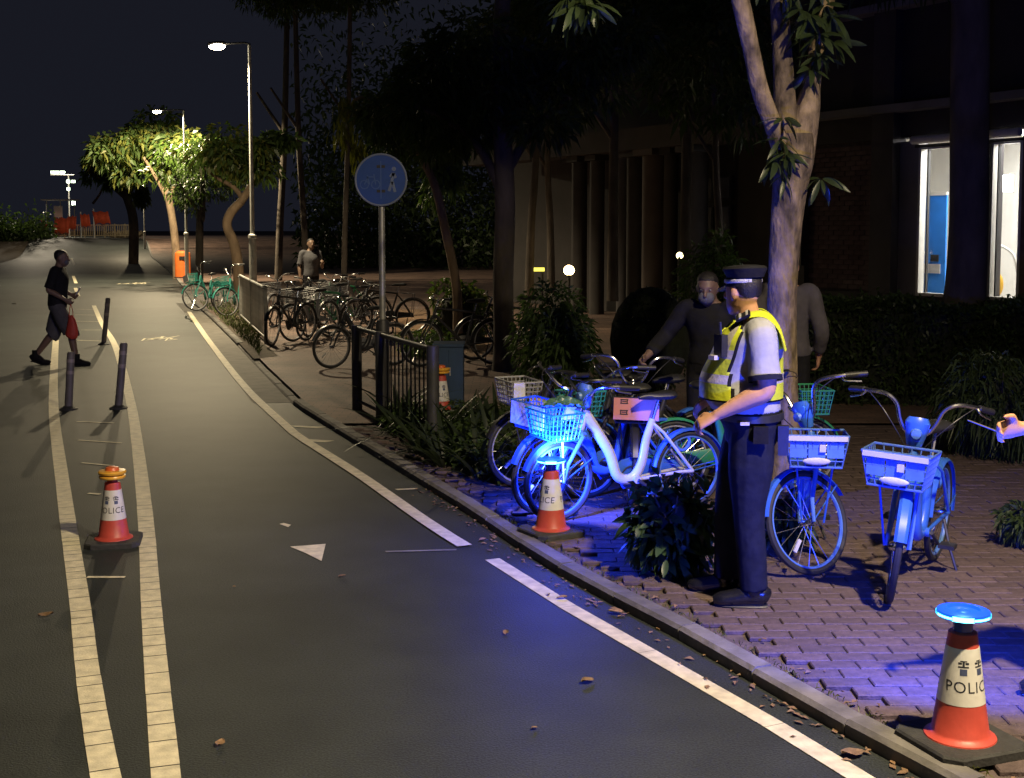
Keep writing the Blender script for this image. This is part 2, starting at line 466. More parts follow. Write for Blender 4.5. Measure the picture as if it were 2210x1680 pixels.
fk = MB()
strip(fk, [[(kx(y) + o, y, z + ramp(y)) for o, z in ((0, -.02), (0, PZ), (.12, PZ + .004))] for y in YS if y > 29.9])
fk.build('kerb_run', 'kerbstone', kerb, smooth=False)

# pavement bed and far paving
Y_PAV = 12.4
pm = MB()
near = [y for y in np.arange(KY[0], Y_PAV, .3)] + [Y_PAV]
strip(pm, [[(kx(y) + .12 + k, y, PZ - .022) for k in (0, 2, 6, 14, 40)] for y in near])
pav = pm.build('pavement', ['mortar'])
pav['kind'] = 'structure'
pf = MB(); strip(pf, [[(kx(y) + .12 + k, y, PZ + ramp(y) - .001) for k in (0, 2, 6, 14, 40, 80)] for y in [Y_PAV] + [q for q in YS if q > Y_PAV]])
pfo = pf.build('paved_path', PAVE); pfo['kind'] = 'structure'
# brick pavers: 300 nearest are objects, the rest one mesh
bricks = []
for r in range(200):
    y = 3.86 + r * .1045
    if y > Y_PAV - .1: break
    off = (r % 2) * .1
    x0 = kx(y) + .16
    k0 = math.floor((x0 - off) / .2055)
    for k in range(k0, k0 + 46):
        x = k * .2055 + off + .1
        if x - .1 < kx(y + .05) + .13 or x - .1 < kx(y - .05) + .13: continue
        if x / y > .44: break
        bricks.append((x, y))
bricks.sort(key=lambda p: p[1] ** 2 + p[0] ** 2)
def paver(mb, x=0, y=0, z=0, tilt=(0, 0)):
    hx, hy, b = .1005, .0503, .005
    vs = []
    for ex, ey, zz in ((0, 0, -.02), (0, 0, -b), (b, b, 0)):
        for sx, sy in ((-1, -1), (1, -1), (1, 1), (-1, 1)):
            px, py = sx * (hx - ex), sy * (hy - ey)
            vs.append((x + px, y + py, z + zz + px * tilt[0] + py * tilt[1]))
    fs = [(8, 9, 10, 11)] + [(4 * l + k, 4 * l + (k + 1) % 4, 4 * l + 4 + (k + 1) % 4, 4 * l + 4 + k) for l in (0, 1) for k in range(4)]
    mb.add(vs, fs)
pmesh = []
for i in range(6):
    mb = MB(); paver(mb, tilt=(random.uniform(-.012, .012), random.uniform(-.02, .02))); pmesh.append(mb.mesh('paver', 'brickpaver', False))
seen = [p for p in bricks if abs((p[0] / p[1]) * FPX) < 1120 and p[1] > 3.9]
for x, y in seen[:300]:
    o = link('paver', random.choice(pmesh), pav); o.location = (x, y, PZ + random.uniform(-.0025, .002)); o.rotation_euler = (0, 0, random.uniform(-.012, .012))
mb = MB(); chosen = set(seen[:300])
for x, y in bricks:
    if (x, y) not in chosen: paver(mb, x, y, PZ + random.uniform(-.004, .003), (random.uniform(-.02, .02), random.uniform(-.03, .03)))
mb.build('paver_field', 'brickpaver', pav, smooth=False, kind='stuff')

# concrete channel and dropped crossing beside the far kerb
cm = MB(); strip(cm, [[(kx(y) - o, y, .005) for o in (.44, .22, .0)] for y in np.arange(14.3, 34, .5)])
c = cm.build('road_channel', 'concrete'); c['kind'] = 'structure'
vm_ = MB(); vp = [G(470, 690, PZ + .004), G(520, 745, PZ + .004), G(548, 775, PZ + .004), G(600, 768, PZ + .004), G(560, 735, PZ + .004), G(505, 680, PZ + .004)]
vm_.add(vp, [(0, 1, 2, 3, 4, 5)]); vg = vm_.build('grass_verge', 'soil'); vg['kind'] = 'structure'
so = MB(); so.add([G(845, 770, PZ + .004), G(1080, 770, PZ + .004), G(1010, 668, PZ + .004), G(860, 668, PZ + .004)], [(0, 1, 2, 3)])
M('clay', (.20, .12, .07), .9, .35, 3, .4)
s_ = so.build('bare_soil', 'clay'); s_['kind'] = 'structure'

# ------------------------------------------------------------------ road markings
def ribbon(mb, pts, wd, z=.004, cuts=None, gap=.008, hw=None):
    """painted line as slabs along the polyline"""
    q = [Vector(p) for p in cr([tuple(p) for p in pts], 8)]
    s = [0.0]
    for a, b in zip(q, q[1:]): s.append(s[-1] + (b - a).length)
    S = np.array(s); X = np.array([p.x for p in q]); Y = np.array([p.y for p in q])
    at = lambda t: Vector((float(np.interp(t, S, X)), float(np.interp(t, S, Y)), z))
    t = 0.0
    while t < S[-1] - .01:
        l = random.uniform(*cuts) if cuts and at(t).y < 9 else .5
        e = min(t + l, S[-1]); g = gap if (cuts and at(t).y < 9) else 0
        a, b = at(t + g / 2), at(e - g / 2); da = (at(t + .02) - at(max(t - .02, 0))).normalized(); db = (at(min(e + .02, S[-1])) - at(e - .02)).normalized()
        na, nb = Vector((da.y, -da.x, 0)), Vector((db.y, -db.x, 0)); j = random.uniform(-.0008, .0008)
        k = wd / 2
        mb.add([a - na * (k + j), a + na * (k + j), b + nb * (k + j), b - nb * (k + j)], [(0, 1, 2, 3)])
        t = e
def marking(mb, name='lane_line'):
    for f in range(len(mb.f)): pass
    o = mb.build(name, 'paint', smooth=False); o['kind'] = 'structure'; return o
def mid(rows): return [G((a + b) / 2, y) for y, a, b in rows]
L1 = mid([(1790, 225, 297), (1680, 195, 262), (1460, 167, 214), (1300, 151, 193), (1130, 131, 163), (1030, 119, 148), (930, 107, 133), (870, 104, 127), (800, 107, 126), (735, 111, 130)])
L2 = mid([(1790, 328, 403), (1680, 325, 392), (1460, 315, 362), (1300, 305, 347), (1130, 299, 331), (1000, 288, 315), (900, 277, 299), (870, 272, 292), (800, 256, 275), (740, 238, 253), (700, 214, 227), (660, 197, 208)])
m1 = MB(); ribbon(m1, L1, .104, cuts=(.10, .26)); marking(m1)
m1 = MB(); ribbon(m1, L2, .104, cuts=(.10, .26)); marking(m1)
RL = [(408, 674), (432, 710), (462, 752), (530, 838), (612, 916), (645, 944), (702, 980), (780, 1030), (868, 1092), (940, 1142), (1003, 1181)]
m1 = MB(); ribbon(m1, [G(*p) for p in RL], .10, z=.010); marking(m1)
RN = [(1062, 1208), (1140, 1256), (1283, 1346), (1420, 1421), (1500, 1468), (1640, 1549), (1780, 1630), (1858, 1680), (2010, 1775)]
m1 = MB(); ribbon(m1, [G(*p) for p in RN], .096, cuts=(.5, 1.1), gap=.003); marking(m1)
m1 = MB()
for a, b in (((165, 668), (213, 669)), ((162, 680), (215, 681)), ((165, 694), (218, 695)), ((175, 713), (222, 713)), ((165, 735), (222, 737)), ((165, 911), (246, 914)), ((168, 951), (262, 957)), ((176, 1000), (240, 1006)), ((190, 1066), (216, 1068)), ((188, 1247), (270, 1247))):
    ribbon(m1, [G(*a), G((a[0] + b[0]) / 2, (a[1] + b[1]) / 2), G(*b)], .035)
marking(m1, 'hatch_marking')
m1 = MB()
for x, y, y2 in ((169, 640, 622), (164, 612, 596), (160, 572, 556)): ribbon(m1, [G(x, y), G(x - 3, (y + y2) / 2), G(x - 6, y2)], .12)
marking(m1, 'centre_dash')
m1 = MB(); m1.add([G(626, 1180, .004), G(660, 1194, .004), G(694, 1211, .004), G(699, 1190, .004), G(703, 1174, .004), G(664, 1177, .004)], [(0, 1, 2, 3, 4, 5)])
m1.add([G(603, 1131, .004), G(622, 1138, .004), G(628, 1133, .004), G(612, 1129, .004)], [(0, 1, 2, 3)])
marking(m1, 'arrow_marking')
M('paint_worn', (.22, .21, .19), .7, .3, 9)
m1 = MB(); ribbon(m1, [G(832, 1192), G(905, 1187), G(985, 1188)], .03)
o = m1.build('worn_line', 'paint_worn', smooth=False); o['kind'] = 'structure'
m1 = MB(); ribbon(m1, [G(632, 921), G(662, 919), G(694, 924)], .12); ribbon(m1, [G(660, 951), G(690, 951), G(712, 954)], .12)
ribbon(m1, [G(855, 1058), G(880, 1055), G(898, 1056)], .05)
marking(m1, 'stop_marking')
def bike_symbol(c, sx, sy):
    mb = MB(); 
    def P(u, v): return c + Vector((u * sx, v * sy, .004))
    def ln(pts, wd=.05): ribbon(mb, [P(*p) for p in pts], wd)
    for u0 in (-.5, .5):
        ln([(u0 + .27 * math.cos(a), .27 * 1.0 * math.sin(a)) for a in np.linspace(0, 2 * math.pi, 13)])
    ln([(-.5, 0), (-.22, .42), (.28, .42), (.5, 0)]); ln([(-.5, 0), (0, 0), (-.2, .5)]); ln([(0, 0), (.28, .42)]); ln([(.28, .42), (.22, .68), (.4, .72)]); ln([(-.3, .52), (-.1, .52)])
    return marking(mb, 'bicycle_marking')
bike_symbol(G(343, 733), .42, 1.1)
bike_symbol(G(285, 613), .62, 1.9)

# ------------------------------------------------------------------ street lamps
def street_lamp(base, top, armx, label, power=LAMP_W, low=1.75, aim=(0, 0, -1), cone=178, blend=.25):
    t = thing('street_lamp', label, 'street lamp', base, 0, 'street lamps along the path')
    mb = MB(); mb.lathe([(.10, 0), (.10, .03), (.078, .04), (.078, low)], 16); mb.build('lamp_base', 'lamp_grey', t)
    mb = MB(); mb.lathe([(.078, low), (.092, low + .01), (.092, low + .07), (.05, low + .10)], 16); mb.build('collar', 'lamp_grey', t)
    mb = MB(); mb.lathe([(.046, low + .10), (.04, top * .6), (.032, top)], 12); mb.build('pole', 'lamp_grey', t)
    mb = MB(); mb.tube([(0, 0, top - .05), (0, 0, top + .02), (armx * .15, 0, top + .05), (armx * .75, 0, top + .03)], [.032, .03, .022, .02], 8); mb.build('arm', 'dark_metal', t)
    mb = MB(); sg = 1 if armx > 0 else -1
    mb.tube([(armx * .72, 0, top + .03), (armx * .78, 0, top + .04), (armx, 0, top + .035), (armx + sg * .16, 0, top + .02), (armx + sg * .19, 0, top + .01)], [(.02, .03), (.045, .085), (.05, .10), (.045, .085), (.015, .03)], 12, ref=(0, 0, 1)); hd = mb.build('lamp_head', 'dark_metal', t)
    mb = MB(); mb.ell((armx, 0, top - .02), (.17, .09, .075), 16, 8); mb.build('lens', 'lamp_glow', hd)
    l = bpy.data.lights.new('lamp_light', 'SPOT'); l.spot_size = R(cone); l.spot_blend = blend; l.energy = power; l.color = LAMP_COL; l.shadow_soft_size = .09
    lo = bpy.data.objects.new('lamp_light', l); C.objects.link(lo); lo.parent = t; lo.location = (armx, 0, top - .12); lo.rotation_euler = Vector(aim).to_track_quat('-Z', 'Y').to_euler()
    return t
b1 = G(548, 697, PZ); d1 = b1.y
top1 = V(543, 98, d1).z - PZ
street_lamp(b1, top1, -(545 - 476) / FPX * d1, 'tall grey lamp post glowing beside the bicycle rack railing', LAMP_W * .68, aim=(-.36, .03, -1), cone=176, blend=.32)
b2 = G(404, 607, PZ); d2 = b2.y
street_lamp(b2, V(403, 240, d2).z - PZ, -1.0, 'lamp post next to the orange bin, its glowing head among tree leaves', LAMP_W * 1.35)
b3 = G(313, 551, PZ); d3 = b3.y
street_lamp(b3, V(312, 392, d3).z - PZ, -.75, 'most distant lamp post, past the second tree', LAMP_W * .6)
# the next post of the same row, beside and above the camera
street_lamp((4.15, 2.7, PZ), 5.9, -1.25, 'nearest lamp post of the row, beyond the pavement edge beside the camera', LAMP_W * .82, aim=(-.68, .25, -1), cone=146, blend=.8)

# ------------------------------------------------------------------ police cones
def wrap_text(body, size, font_parent, base_r, top_r, h0, h1, ang, zc, mat, name='lettering'):
    cu = bpy.data.curves.new(name, 'FONT'); cu.body = body; cu.size = size; cu.align_x = 'CENTER'; cu.align_y = 'CENTER'; cu.space_character = 1.08; cu.resolution_u = 3
    o = bpy.data.objects.new(name, cu); C.objects.link(o)
    dg = bpy.context.evaluated_depsgraph_get(); me = bpy.data.meshes.new_from_object(o.evaluated_get(dg)); bpy.data.objects.remove(o)
    bm = bmesh.new(); bm.from_mesh(me)
    bmesh.ops.triangulate(bm, faces=bm.faces[:])
    for _ in range(3):
        ee = [e for e in bm.edges if e.calc_length() > .008]
        if ee: bmesh.ops.subdivide_edges(bm, edges=ee, cuts=1)
        bmesh.ops.triangulate(bm, faces=bm.faces[:])
    for v in bm.verts:
        z = zc + v.co.y; r = base_r + (top_r - base_r) * (z - h0) / (h1 - h0) + .0016
        a = ang + v.co.x / r
        v.co = (r * math.cos(a), r * math.sin(a), z)
    bm.to_mesh(me); bm.free(); me.materials.clear(); me.materials.append(MATS[mat])
    return link(name, me, font_parent)
def patch(mb, shape, ang, zc, rf):
    """flat outline (list of x,z) wrapped on the cone, as small quads from a grid of cells"""
    for (x0, x1, z0, z1) in shape:
        nx = max(1, int((x1 - x0) / .006)); vs = []
        for i in range(nx + 1):
            x = x0 + (x1 - x0) * i / nx
            for z in (z0, z1):
                r = rf(zc + z) + .0016; a = ang + x / r; vs.append((r * math.cos(a), r * math.sin(a), zc + z))
        mb.add(vs, [(2 * i, 2 * i + 2, 2 * i + 3, 2 * i + 1) for i in range(nx)])
M('led_dim', (.05, .3, .6), .3, 0, 5, emit=(.03, .42, 1.0), estr=3.0)
def police_cone(loc, text_deg, label, lit=True, faceto=-90, base_rot=0, scale=1.0, amber=False, beam=(.3, 1, .1)):
    t = thing('traffic_cone', label, 'traffic cone', loc, 0, 'police cones'); t.scale = (scale,) * 3
    mb = MB(); n = []
    hs, ch = .187, .05
    oct_ = [(hs, -hs + ch), (hs, hs - ch), (hs - ch, hs), (-hs + ch, hs), (-hs, hs - ch), (-hs, -hs + ch), (-hs + ch, -hs), (hs - ch, -hs)]
    lay = [(1, 0), (1, .03), (.96, .038)]
    vs = [(x * k, y * k, z) for k, z in lay for x, y in oct_]
    fs = [tuple(range(7, -1, -1))] + [(l * 8 + k, l * 8 + (k + 1) % 8, l * 8 + 8 + (k + 1) % 8, l * 8 + 8 + k) for l in (0, 1) for k in range(8)] + [tuple(16 + k for k in range(8))]
    mb.add(vs, fs); mb.xf(Matrix.Rotation(R(base_rot), 4, 'Z')); mb.build('base', 'cone_base', t, smooth=False)
    h0, h1, r0, r1 = .05, .435, .104, .052
    rf = lambda z: r0 + (r1 - r0) * (z - h0) / (h1 - h0)
    hw = .178; hr = .385
    mb = MB(); mb.lathe([(.132, .036), (.13, .043), (.112, .052), (r0, .062), (rf(hw), hw)], 40); mb.build('lower_body', 'cone_red', t)
    mb = MB(); mb.lathe([(rf(hw) + .0012, hw), (rf(hr) + .0012, hr)], 40); mb.build('reflective_sleeve', 'cone_white', t)
    mb = MB(); mb.lathe([(rf(hr), hr), (rf(h1), h1), (.045, h1 + .004), (.03, h1 + .006)], 40); mb.build('tip', 'cone_red', t)
    for k in (0, 180):
        a = R(faceto + text_deg + k)
        wrap_text('POLICE', .058, t, r0, r1, h0, h1, a, .245, 'ink')
        for off in (-24, 29):
            e = MB(); w_ = .019
            patch(e, [(-w_, -.006, .012, .020), (.006, w_, .012, .020), (-.004, .004, .006, .026), (-w_, w_, .000, .006), (-.012, .012, .022, .026)], a + R(off), .318, rf)
            em = e.build('crest', 'ink', t, smooth=False)
            e = MB(); patch(e, [(-.013, .013, -.028, -.004)], a + R(off), .318, rf); e.build('emblem_block', 'ink_blue', em, smooth=False)
    if lit:
        b = MB(); b.lathe([(.036, h1 + .004), (.036, h1 + .045), (.05, h1 + .052), (.08, h1 + .056)], 28); bo = b.build('beacon', 'blue_lens', t)
        b = MB(); b.lathe([(.080, h1 + .056), (.094, h1 + .060), (.097, h1 + .070), (.094, h1 + .082), (.080, h1 + .086), (.060, h1 + .088), (.057, h1 + .078), (.05, h1 + .074), (.03, h1 + .074), (.02, h1 + .082), (0, h1 + .083)], 40); b.build('beacon_ring', 'led_soft', bo)
        for k in range(8):
            a = R(faceto + k * 45); e = MB(); big = k in (0,)
            for q in np.linspace(-13, 13, 6):
                for r_ in ((.0965, .0995),):
                    pass
            vs = []
            for q in np.linspace(-22.2, 22.2, 9):
                a2 = a + R(q)
                for zz in (h1 + (.062 if big else .066), h1 + (.080 if big else .074)): vs.append((.0985 * math.cos(a2), .0985 * math.sin(a2), zz))
            e.add(vs, [(2 * i, 2 * i + 2, 2 * i + 3, 2 * i + 1) for i in range(8)])
            e.build('led', 'led' if k in (0, 1, 7) else 'led_dim', bo)
        l = bpy.data.lights.new('beacon_light', 'POINT'); l.energy = BLUE_W * lit * .14; l.color = BLUE_COL; l.shadow_soft_size = .05
        lo = bpy.data.objects.new('beacon_light', l); C.objects.link(lo); lo.parent = t; lo.location = (0, 0, h1 + .24)
        l = bpy.data.lights.new('beacon_beam', 'SPOT'); l.energy = BLUE_W * lit; l.color = BLUE_COL; l.shadow_soft_size = .04; l.spot_size = R(158); l.spot_blend = .5
        lo = bpy.data.objects.new('beacon_beam', l); C.objects.link(lo); lo.parent = t; lo.location = (.02 * beam[0], .12 * beam[1], h1 + .11); lo.rotation_euler = Vector(beam).to_track_quat('-Z', 'Y').to_euler()
    else:
        b = MB(); b.lathe([(.035, h1), (.036, h1 + .02), (.05, h1 + .026)], 24); bo = b.build('beacon', 'orange_cap', t)
        m_ = 'amber'
        b = MB(); b.lathe([(.05, h1 + .026), (.088, h1 + .030), (.092, h1 + .042), (.088, h1 + .050), (.066, h1 + .053)], 32); b.build('lens', m_, bo)
        b = MB(); b.lathe([(.066, h1 + .053), (.092, h1 + .060), (.097, h1 + .074), (.09, h1 + .083), (.05, h1 + .086)], 32); b.build('lens', m_, bo)
        b = MB(); b.lathe([(.05, h1 + .086), (.042, h1 + .105), (.02, h1 + .112), (0, h1 + .112)], 24); b.build('cap', 'orange_cap', bo)
    return t
CONE1 = police_cone(G(2071, 1608, PZ), 29, 'police cone with a lit blue beacon, large at the pavement edge by the kerb', 1.15, math.degrees(math.atan2(-4.4, -1.6)), 20)
CONE2 = police_cone(G(1189, 1152, PZ), -55, 'police cone with a lit blue beacon in front of the pale bicycle wheel', 1.9, -92, 30, scale=.93, beam=(.45, 1, .12))
CONE3 = police_cone(G(246, 1172, 0), -12, 'police cone with an unlit amber beacon between the two white lines', False, -72, 12, scale=.90)
CONE4 = police_cone(G(952, 902, PZ), 0, 'police cone half hidden in the strappy plants before the dark blue box', False, -90, 15)

# ------------------------------------------------------------------ bollards between the lines
def bollard(p, h, lean, label):
    t = thing('bollard', label, 'bollard', p, 0, 'flexible bollards along the lane lines')
    mb = MB(); mb.lathe([(.10, 0), (.10, .012), (.06, .03), (.05, .04)], 16); mb.build('foot', 'rubber', t)
    mb = MB(); mb.tube([(0, 0, .03), (lean * .5, 0, h * .5), (lean, 0, h - .02), (lean, 0, h)], [.043, .042, .042, .03], 14); mb.build('post', 'bollard_grey', t)
    for z in (h * .62, h * .82):
        mb = MB(); k = z / h; mb.tube([(lean * k, 0, z), (lean * (k + .06), 0, z + .06 * h)], .0435, 14, cap=False); mb.build('band', 'bollard_band', t)
M('bollard_grey', (.10, .09, .085), .6, .2, 10, .05)
M('bollard_band', (.22, .19, .17), .5, .2, 10)
def bpx(x, y, xt, yt, label):
    p = G(x, y); top = V(xt, yt, p.y); bollard(p, top.z, top.x - p.x, label)
bpx(256, 882, 267, 740, 'dark bollard on the right lane line, the nearest one with a leaning shaft')
bpx(148, 884, 153, 760, 'grey bollard on the left lane line, just below the walking person')
bpx(224, 744, 233, 643, 'dark bollard at the middle of the hatched strip, farther along the right lane line')

# ------------------------------------------------------------------ railings
def railing(a, b, h, n, label, posts=(0, 1), mats='rail_metal', pick=.011, pr=.034, k0=1):
    t = thing('railing', label, 'railing', a); d = b - a; l = d.length; d = d / l
    for k in posts:
        p = d * (l * k); mb = MB(); mb.tube([p, p + Vector((0, 0, h + .03))], pr, 12); mb.build('post', mats, t)
    mb = MB(); mb.tube([d * 0 + Vector((0, 0, h)), d * l + Vector((0, 0, h))], .026, 10); mb.build('top_rail', mats, t)
    mb = MB(); mb.tube([Vector((0, 0, .10)), d * l + Vector((0, 0, .10))], .018, 8); mb.build('bottom_rail', mats, t)
    q = MB(); q.tube([(0, 0, .10), (0, 0, h)], pick, 6); me = q.mesh('picket', mats)
    for k in range(k0, n):
        o = link('picket', me, t); o.location = d * (l * k / n)
    return t
ra, rb = G(520, 690, PZ), G(574, 742, PZ)
railing(ra, rb, .95, 22, 'pale metal railing beside the tall lamp post and the parked bicycles', (0, .5, 1))
ra, rb = G(771, 884, PZ), G(935, 968, PZ)
railing(ra, rb, .88, 20, 'dark metal railing running from the sign post into the strappy plants', (0, .36, 1), 'dark_metal', .008, .055, 9)

# ------------------------------------------------------------------ round blue sign
sp = G(826, 884, PZ + 0) + Vector((.0, .06, 0)); sd = sp.y
t = thing('road_sign', 'round blue cycle and pedestrian sign on a grey post', 'road sign', sp)
zt = V(826, 335, sd).z; zc = V(826, 389, sd).z - PZ; rad = 56 / FPX * sd
mb = MB(); mb.tube([(0, 0, 0), (0, 0, zc + .2)], .034, 14); mb.build('pole', 'galv', t)
mb = MB(); mb.lathe([(.075, 0), (.072, .92), (.06, .96), (.034, .97)], 16); mb.build('sleeve', 'dark_metal', t)
mb = MB(); mb.lathe([(0, -.004), (rad * .95, -.004), (rad * .95, .004), (0, .004)], 48); mb.xf(Matrix.Translation((0, -.05, zc)) @ Matrix.Rotation(R(90), 4, 'X')); fc = mb.build('sign_face', 'sign_blue', t)
mb = MB(); mb.torus((0, -.05, zc), rad * .97, .012, 'Y', 48, 8); mb.build('rim', 'sign_rim', t) if 'sign_rim' in MATS else None
M('sign_rim', (.20, .24, .36), .5, .05, 10); mb.build('rim', 'sign_rim', t)
mb = MB()
for z in (-.12, .14): mb.box((0, -.03, zc + z), (.09, .05, .03))
mb.build('bracket', 'dark_metal', t)
def flat_sign(mb, segs, wd, c):
    for a, b in segs:
        a, b = Vector((a[0], 0, a[1])), Vector((b[0], 0, b[1])); d = (b - a).normalized(); n = Vector((-d.z, 0, d.x)) * wd / 2
        mb.add([c + a - n, c + b - n, c + b + n, c + a + n], [(0, 1, 2, 3)])
c0 = Vector((.0, -.0585, zc)); mb = MB()
# pedestrian at the right half
flat_sign(mb, [((.115, -.02), (.135, .075)), ((.085, -.12), (.118, -.02)), ((.15, -.13), (.122, -.02)), ((.10, .03), (.128, .07)), ((.158, .02), (.134, .07))], .03, c0)
mb.add([c0 + Vector((.138 + .024 * math.cos(a), 0, .115 + .024 * math.sin(a))) for a in np.linspace(0, 2 * math.pi, 12, endpoint=False)], [tuple(range(12))])
mb.build('walker_symbol', 'sign_white', fc, smooth=False)
mb = MB(); M('sign_dim', (.06, .13, .40), .5, .05, 10)
for u in (-.175, -.055):
    seg = [((u + .045 * math.cos(a), -.05 + .045 * math.sin(a)), (u + .045 * math.cos(a + .53), -.05 + .045 * math.sin(a + .53))) for a in np.linspace(0, 2 * math.pi, 12, endpoint=False)]
    flat_sign(mb, seg, .012, c0 + Vector((0, -.0006 * (u > -.1), 0)))
flat_sign(mb, [((-.175, -.05), (-.135, .03)), ((-.13, .03), (-.07, .03)), ((-.055, -.05), (-.075, .06)), ((-.12, -.05), (-.145, .05))], .013, c0 + Vector((0, -.0012, 0)))
mb.build('bicycle_symbol', 'sign_dim', fc, smooth=False)
mb = MB(); flat_sign(mb, [((.0, -.2), (.0, .2))], .012, c0); mb.build('divider', 'sign_dim', fc, smooth=False)

# ------------------------------------------------------------------ orange litter bin and utility box
p = G(388, 601, PZ) + Vector((0, .5, 0)); t = thing('litter_bin', 'tall orange litter bin standing under the tree by the second lamp post', 'litter bin', p)
sc_ = p.y / FPX
h = 58 * sc_; wd = 34 * sc_
mb = MB(); mb.tube([(0, 0, .04), (0, 0, h * .78), (0, 0, h * .92), (0, 0, h)], [(wd * .5, wd * .42), (wd * .5, wd * .42), (wd * .47, wd * .4), (wd * .30, wd * .25)], 20, ref=(1, 0, 0)); bo = mb.build('bin_body', 'orange_bin', t)
mb = MB(); mb.box((wd * .12, -wd * .41, h * .74), (wd * .45, .05, h * .13)); mb.build('opening', 'black_plastic', bo)
mb = MB(); mb.box((0, 0, .02), (wd * .9, wd * .8, .04)); mb.build('plinth', 'black_plastic', t)
p = G(963, 900, PZ) + Vector((0, .45, 0)); k = p.y / FPX
t = thing('utility_box', 'dark blue utility box behind the railing and strappy plants', 'utility box', p)
mb = MB(); mb.box((0, .18, .36), (64 * k, .34, .66)); bo = mb.build('cabinet', 'utility_blue', t, smooth=False)
mb = MB(); mb.box((0, .18, .70), (68 * k, .38, .03)); mb.build('lid', 'utility_blue', t, smooth=False)
mb = MB(); mb.box((-.075, .006, .38), (.135, .012, .54)); mb.build('door', 'utility_blue', t, smooth=False)
mb = MB(); mb.box((.075, .006, .38), (.135, .012, .54)); dd = mb.build('door', 'utility_blue', t, smooth=False)
mb = MB(); mb.box((.02, -.006, .42), (.012, .016, .09)); mb.build('handle', 'galv', dd, smooth=False)
# ------------------------------------------------------------------ bicycles
def wheel(parent, c, r, rimcol, mtx, nsp=20, name='wheel', tr=.019, detail=True):
    T = Matrix.Translation(c)
    mb = MB(); mb.torus((0, 0, 0), r - .040, .009, 'Y', 44 if detail else 28, 6, rz=.013); mb.xf(mtx @ T)
    w_ = mb.build(name, rimcol, parent)
    mb = MB(); mb.torus((0, 0, 0), r - tr, tr, 'Y', 44 if detail else 28, 8); mb.xf(mtx @ T); mb.build('tyre', 'rubber', w_)
    mb = MB()
    for k in range(nsp):
        a = 2 * math.pi * k / nsp; b = a + (.5 if k % 2 else -.5); s = .025 if k % 4 < 2 else -.025
        mb.tube([(.02 * math.cos(b), s, .02 * math.sin(b)), ((r - .045) * math.cos(a), 0, (r - .045) * math.sin(a))], .0016 if detail else .002, 3, cap=False)
    mb.xf(mtx @ T); mb.build('spokes', 'chrome', w_)
    mb = MB(); mb.tube([(0, -.045, 0), (0, -.03, 0), (0, .03, 0), (0, .045, 0)], [.012, .024, .024, .012], 10); mb.xf(mtx @ T); mb.build('hub', 'chrome', w_)
    if detail:
        mb = MB(); mb.box((.0, .002, (r - .04) * .62), (.020, .012, .08)); mb.xf(mtx @ T @ Matrix.Rotation(2.3, 4, 'Y')); mb.build('reflector', 'bag_white', w_, smooth=False)
    return w_
def mudguard(parent, c, r, a0, a1, wd, mat, mtx, n=18, name='mudguard', stay=True):
    mb = MB(); vs = []; R_ = r + .022
    for i in range(n + 1):
        a = R(a0 + (a1 - a0) * i / n)
        for y, q in ((-wd, -.012), (-wd * .55, 0), (wd * .55, 0), (wd, -.012)): vs.append(Vector(c) + Vector(((R_ + q) * math.cos(a), y, (R_ + q) * math.sin(a))))
        for y, q in ((wd, -.016), (wd * .55, -.004), (-wd * .55, -.004), (-wd, -.016)): vs.append(Vector(c) + Vector(((R_ + q) * math.cos(a), y, (R_ + q) * math.sin(a))))
    fs = [(i * 8 + k, i * 8 + (k + 1) % 8, i * 8 + 8 + (k + 1) % 8, i * 8 + 8 + k) for i in range(n) for k in range(8)]
    fs += [tuple(range(7, -1, -1)), tuple(n * 8 + k for k in range(8))]
    mb.add(vs, fs); mb.xf(mtx); g_ = mb.build(name, mat, parent)
    if stay:
        mb = MB(); a = R(a0 + (a1 - a0) * (.9 if a1 > 0 else .1)); e = Vector(c) + Vector((r * 1.04 * math.cos(a), 0, r * 1.04 * math.sin(a)))
        for s in (-1, 1): mb.tube([Vector(c) + Vector((0, s * .05, 0)), e + Vector((0, s * wd, 0))], .004, 5)
        mb.xf(mtx); mb.build('stay', mat, g_)
    return g_
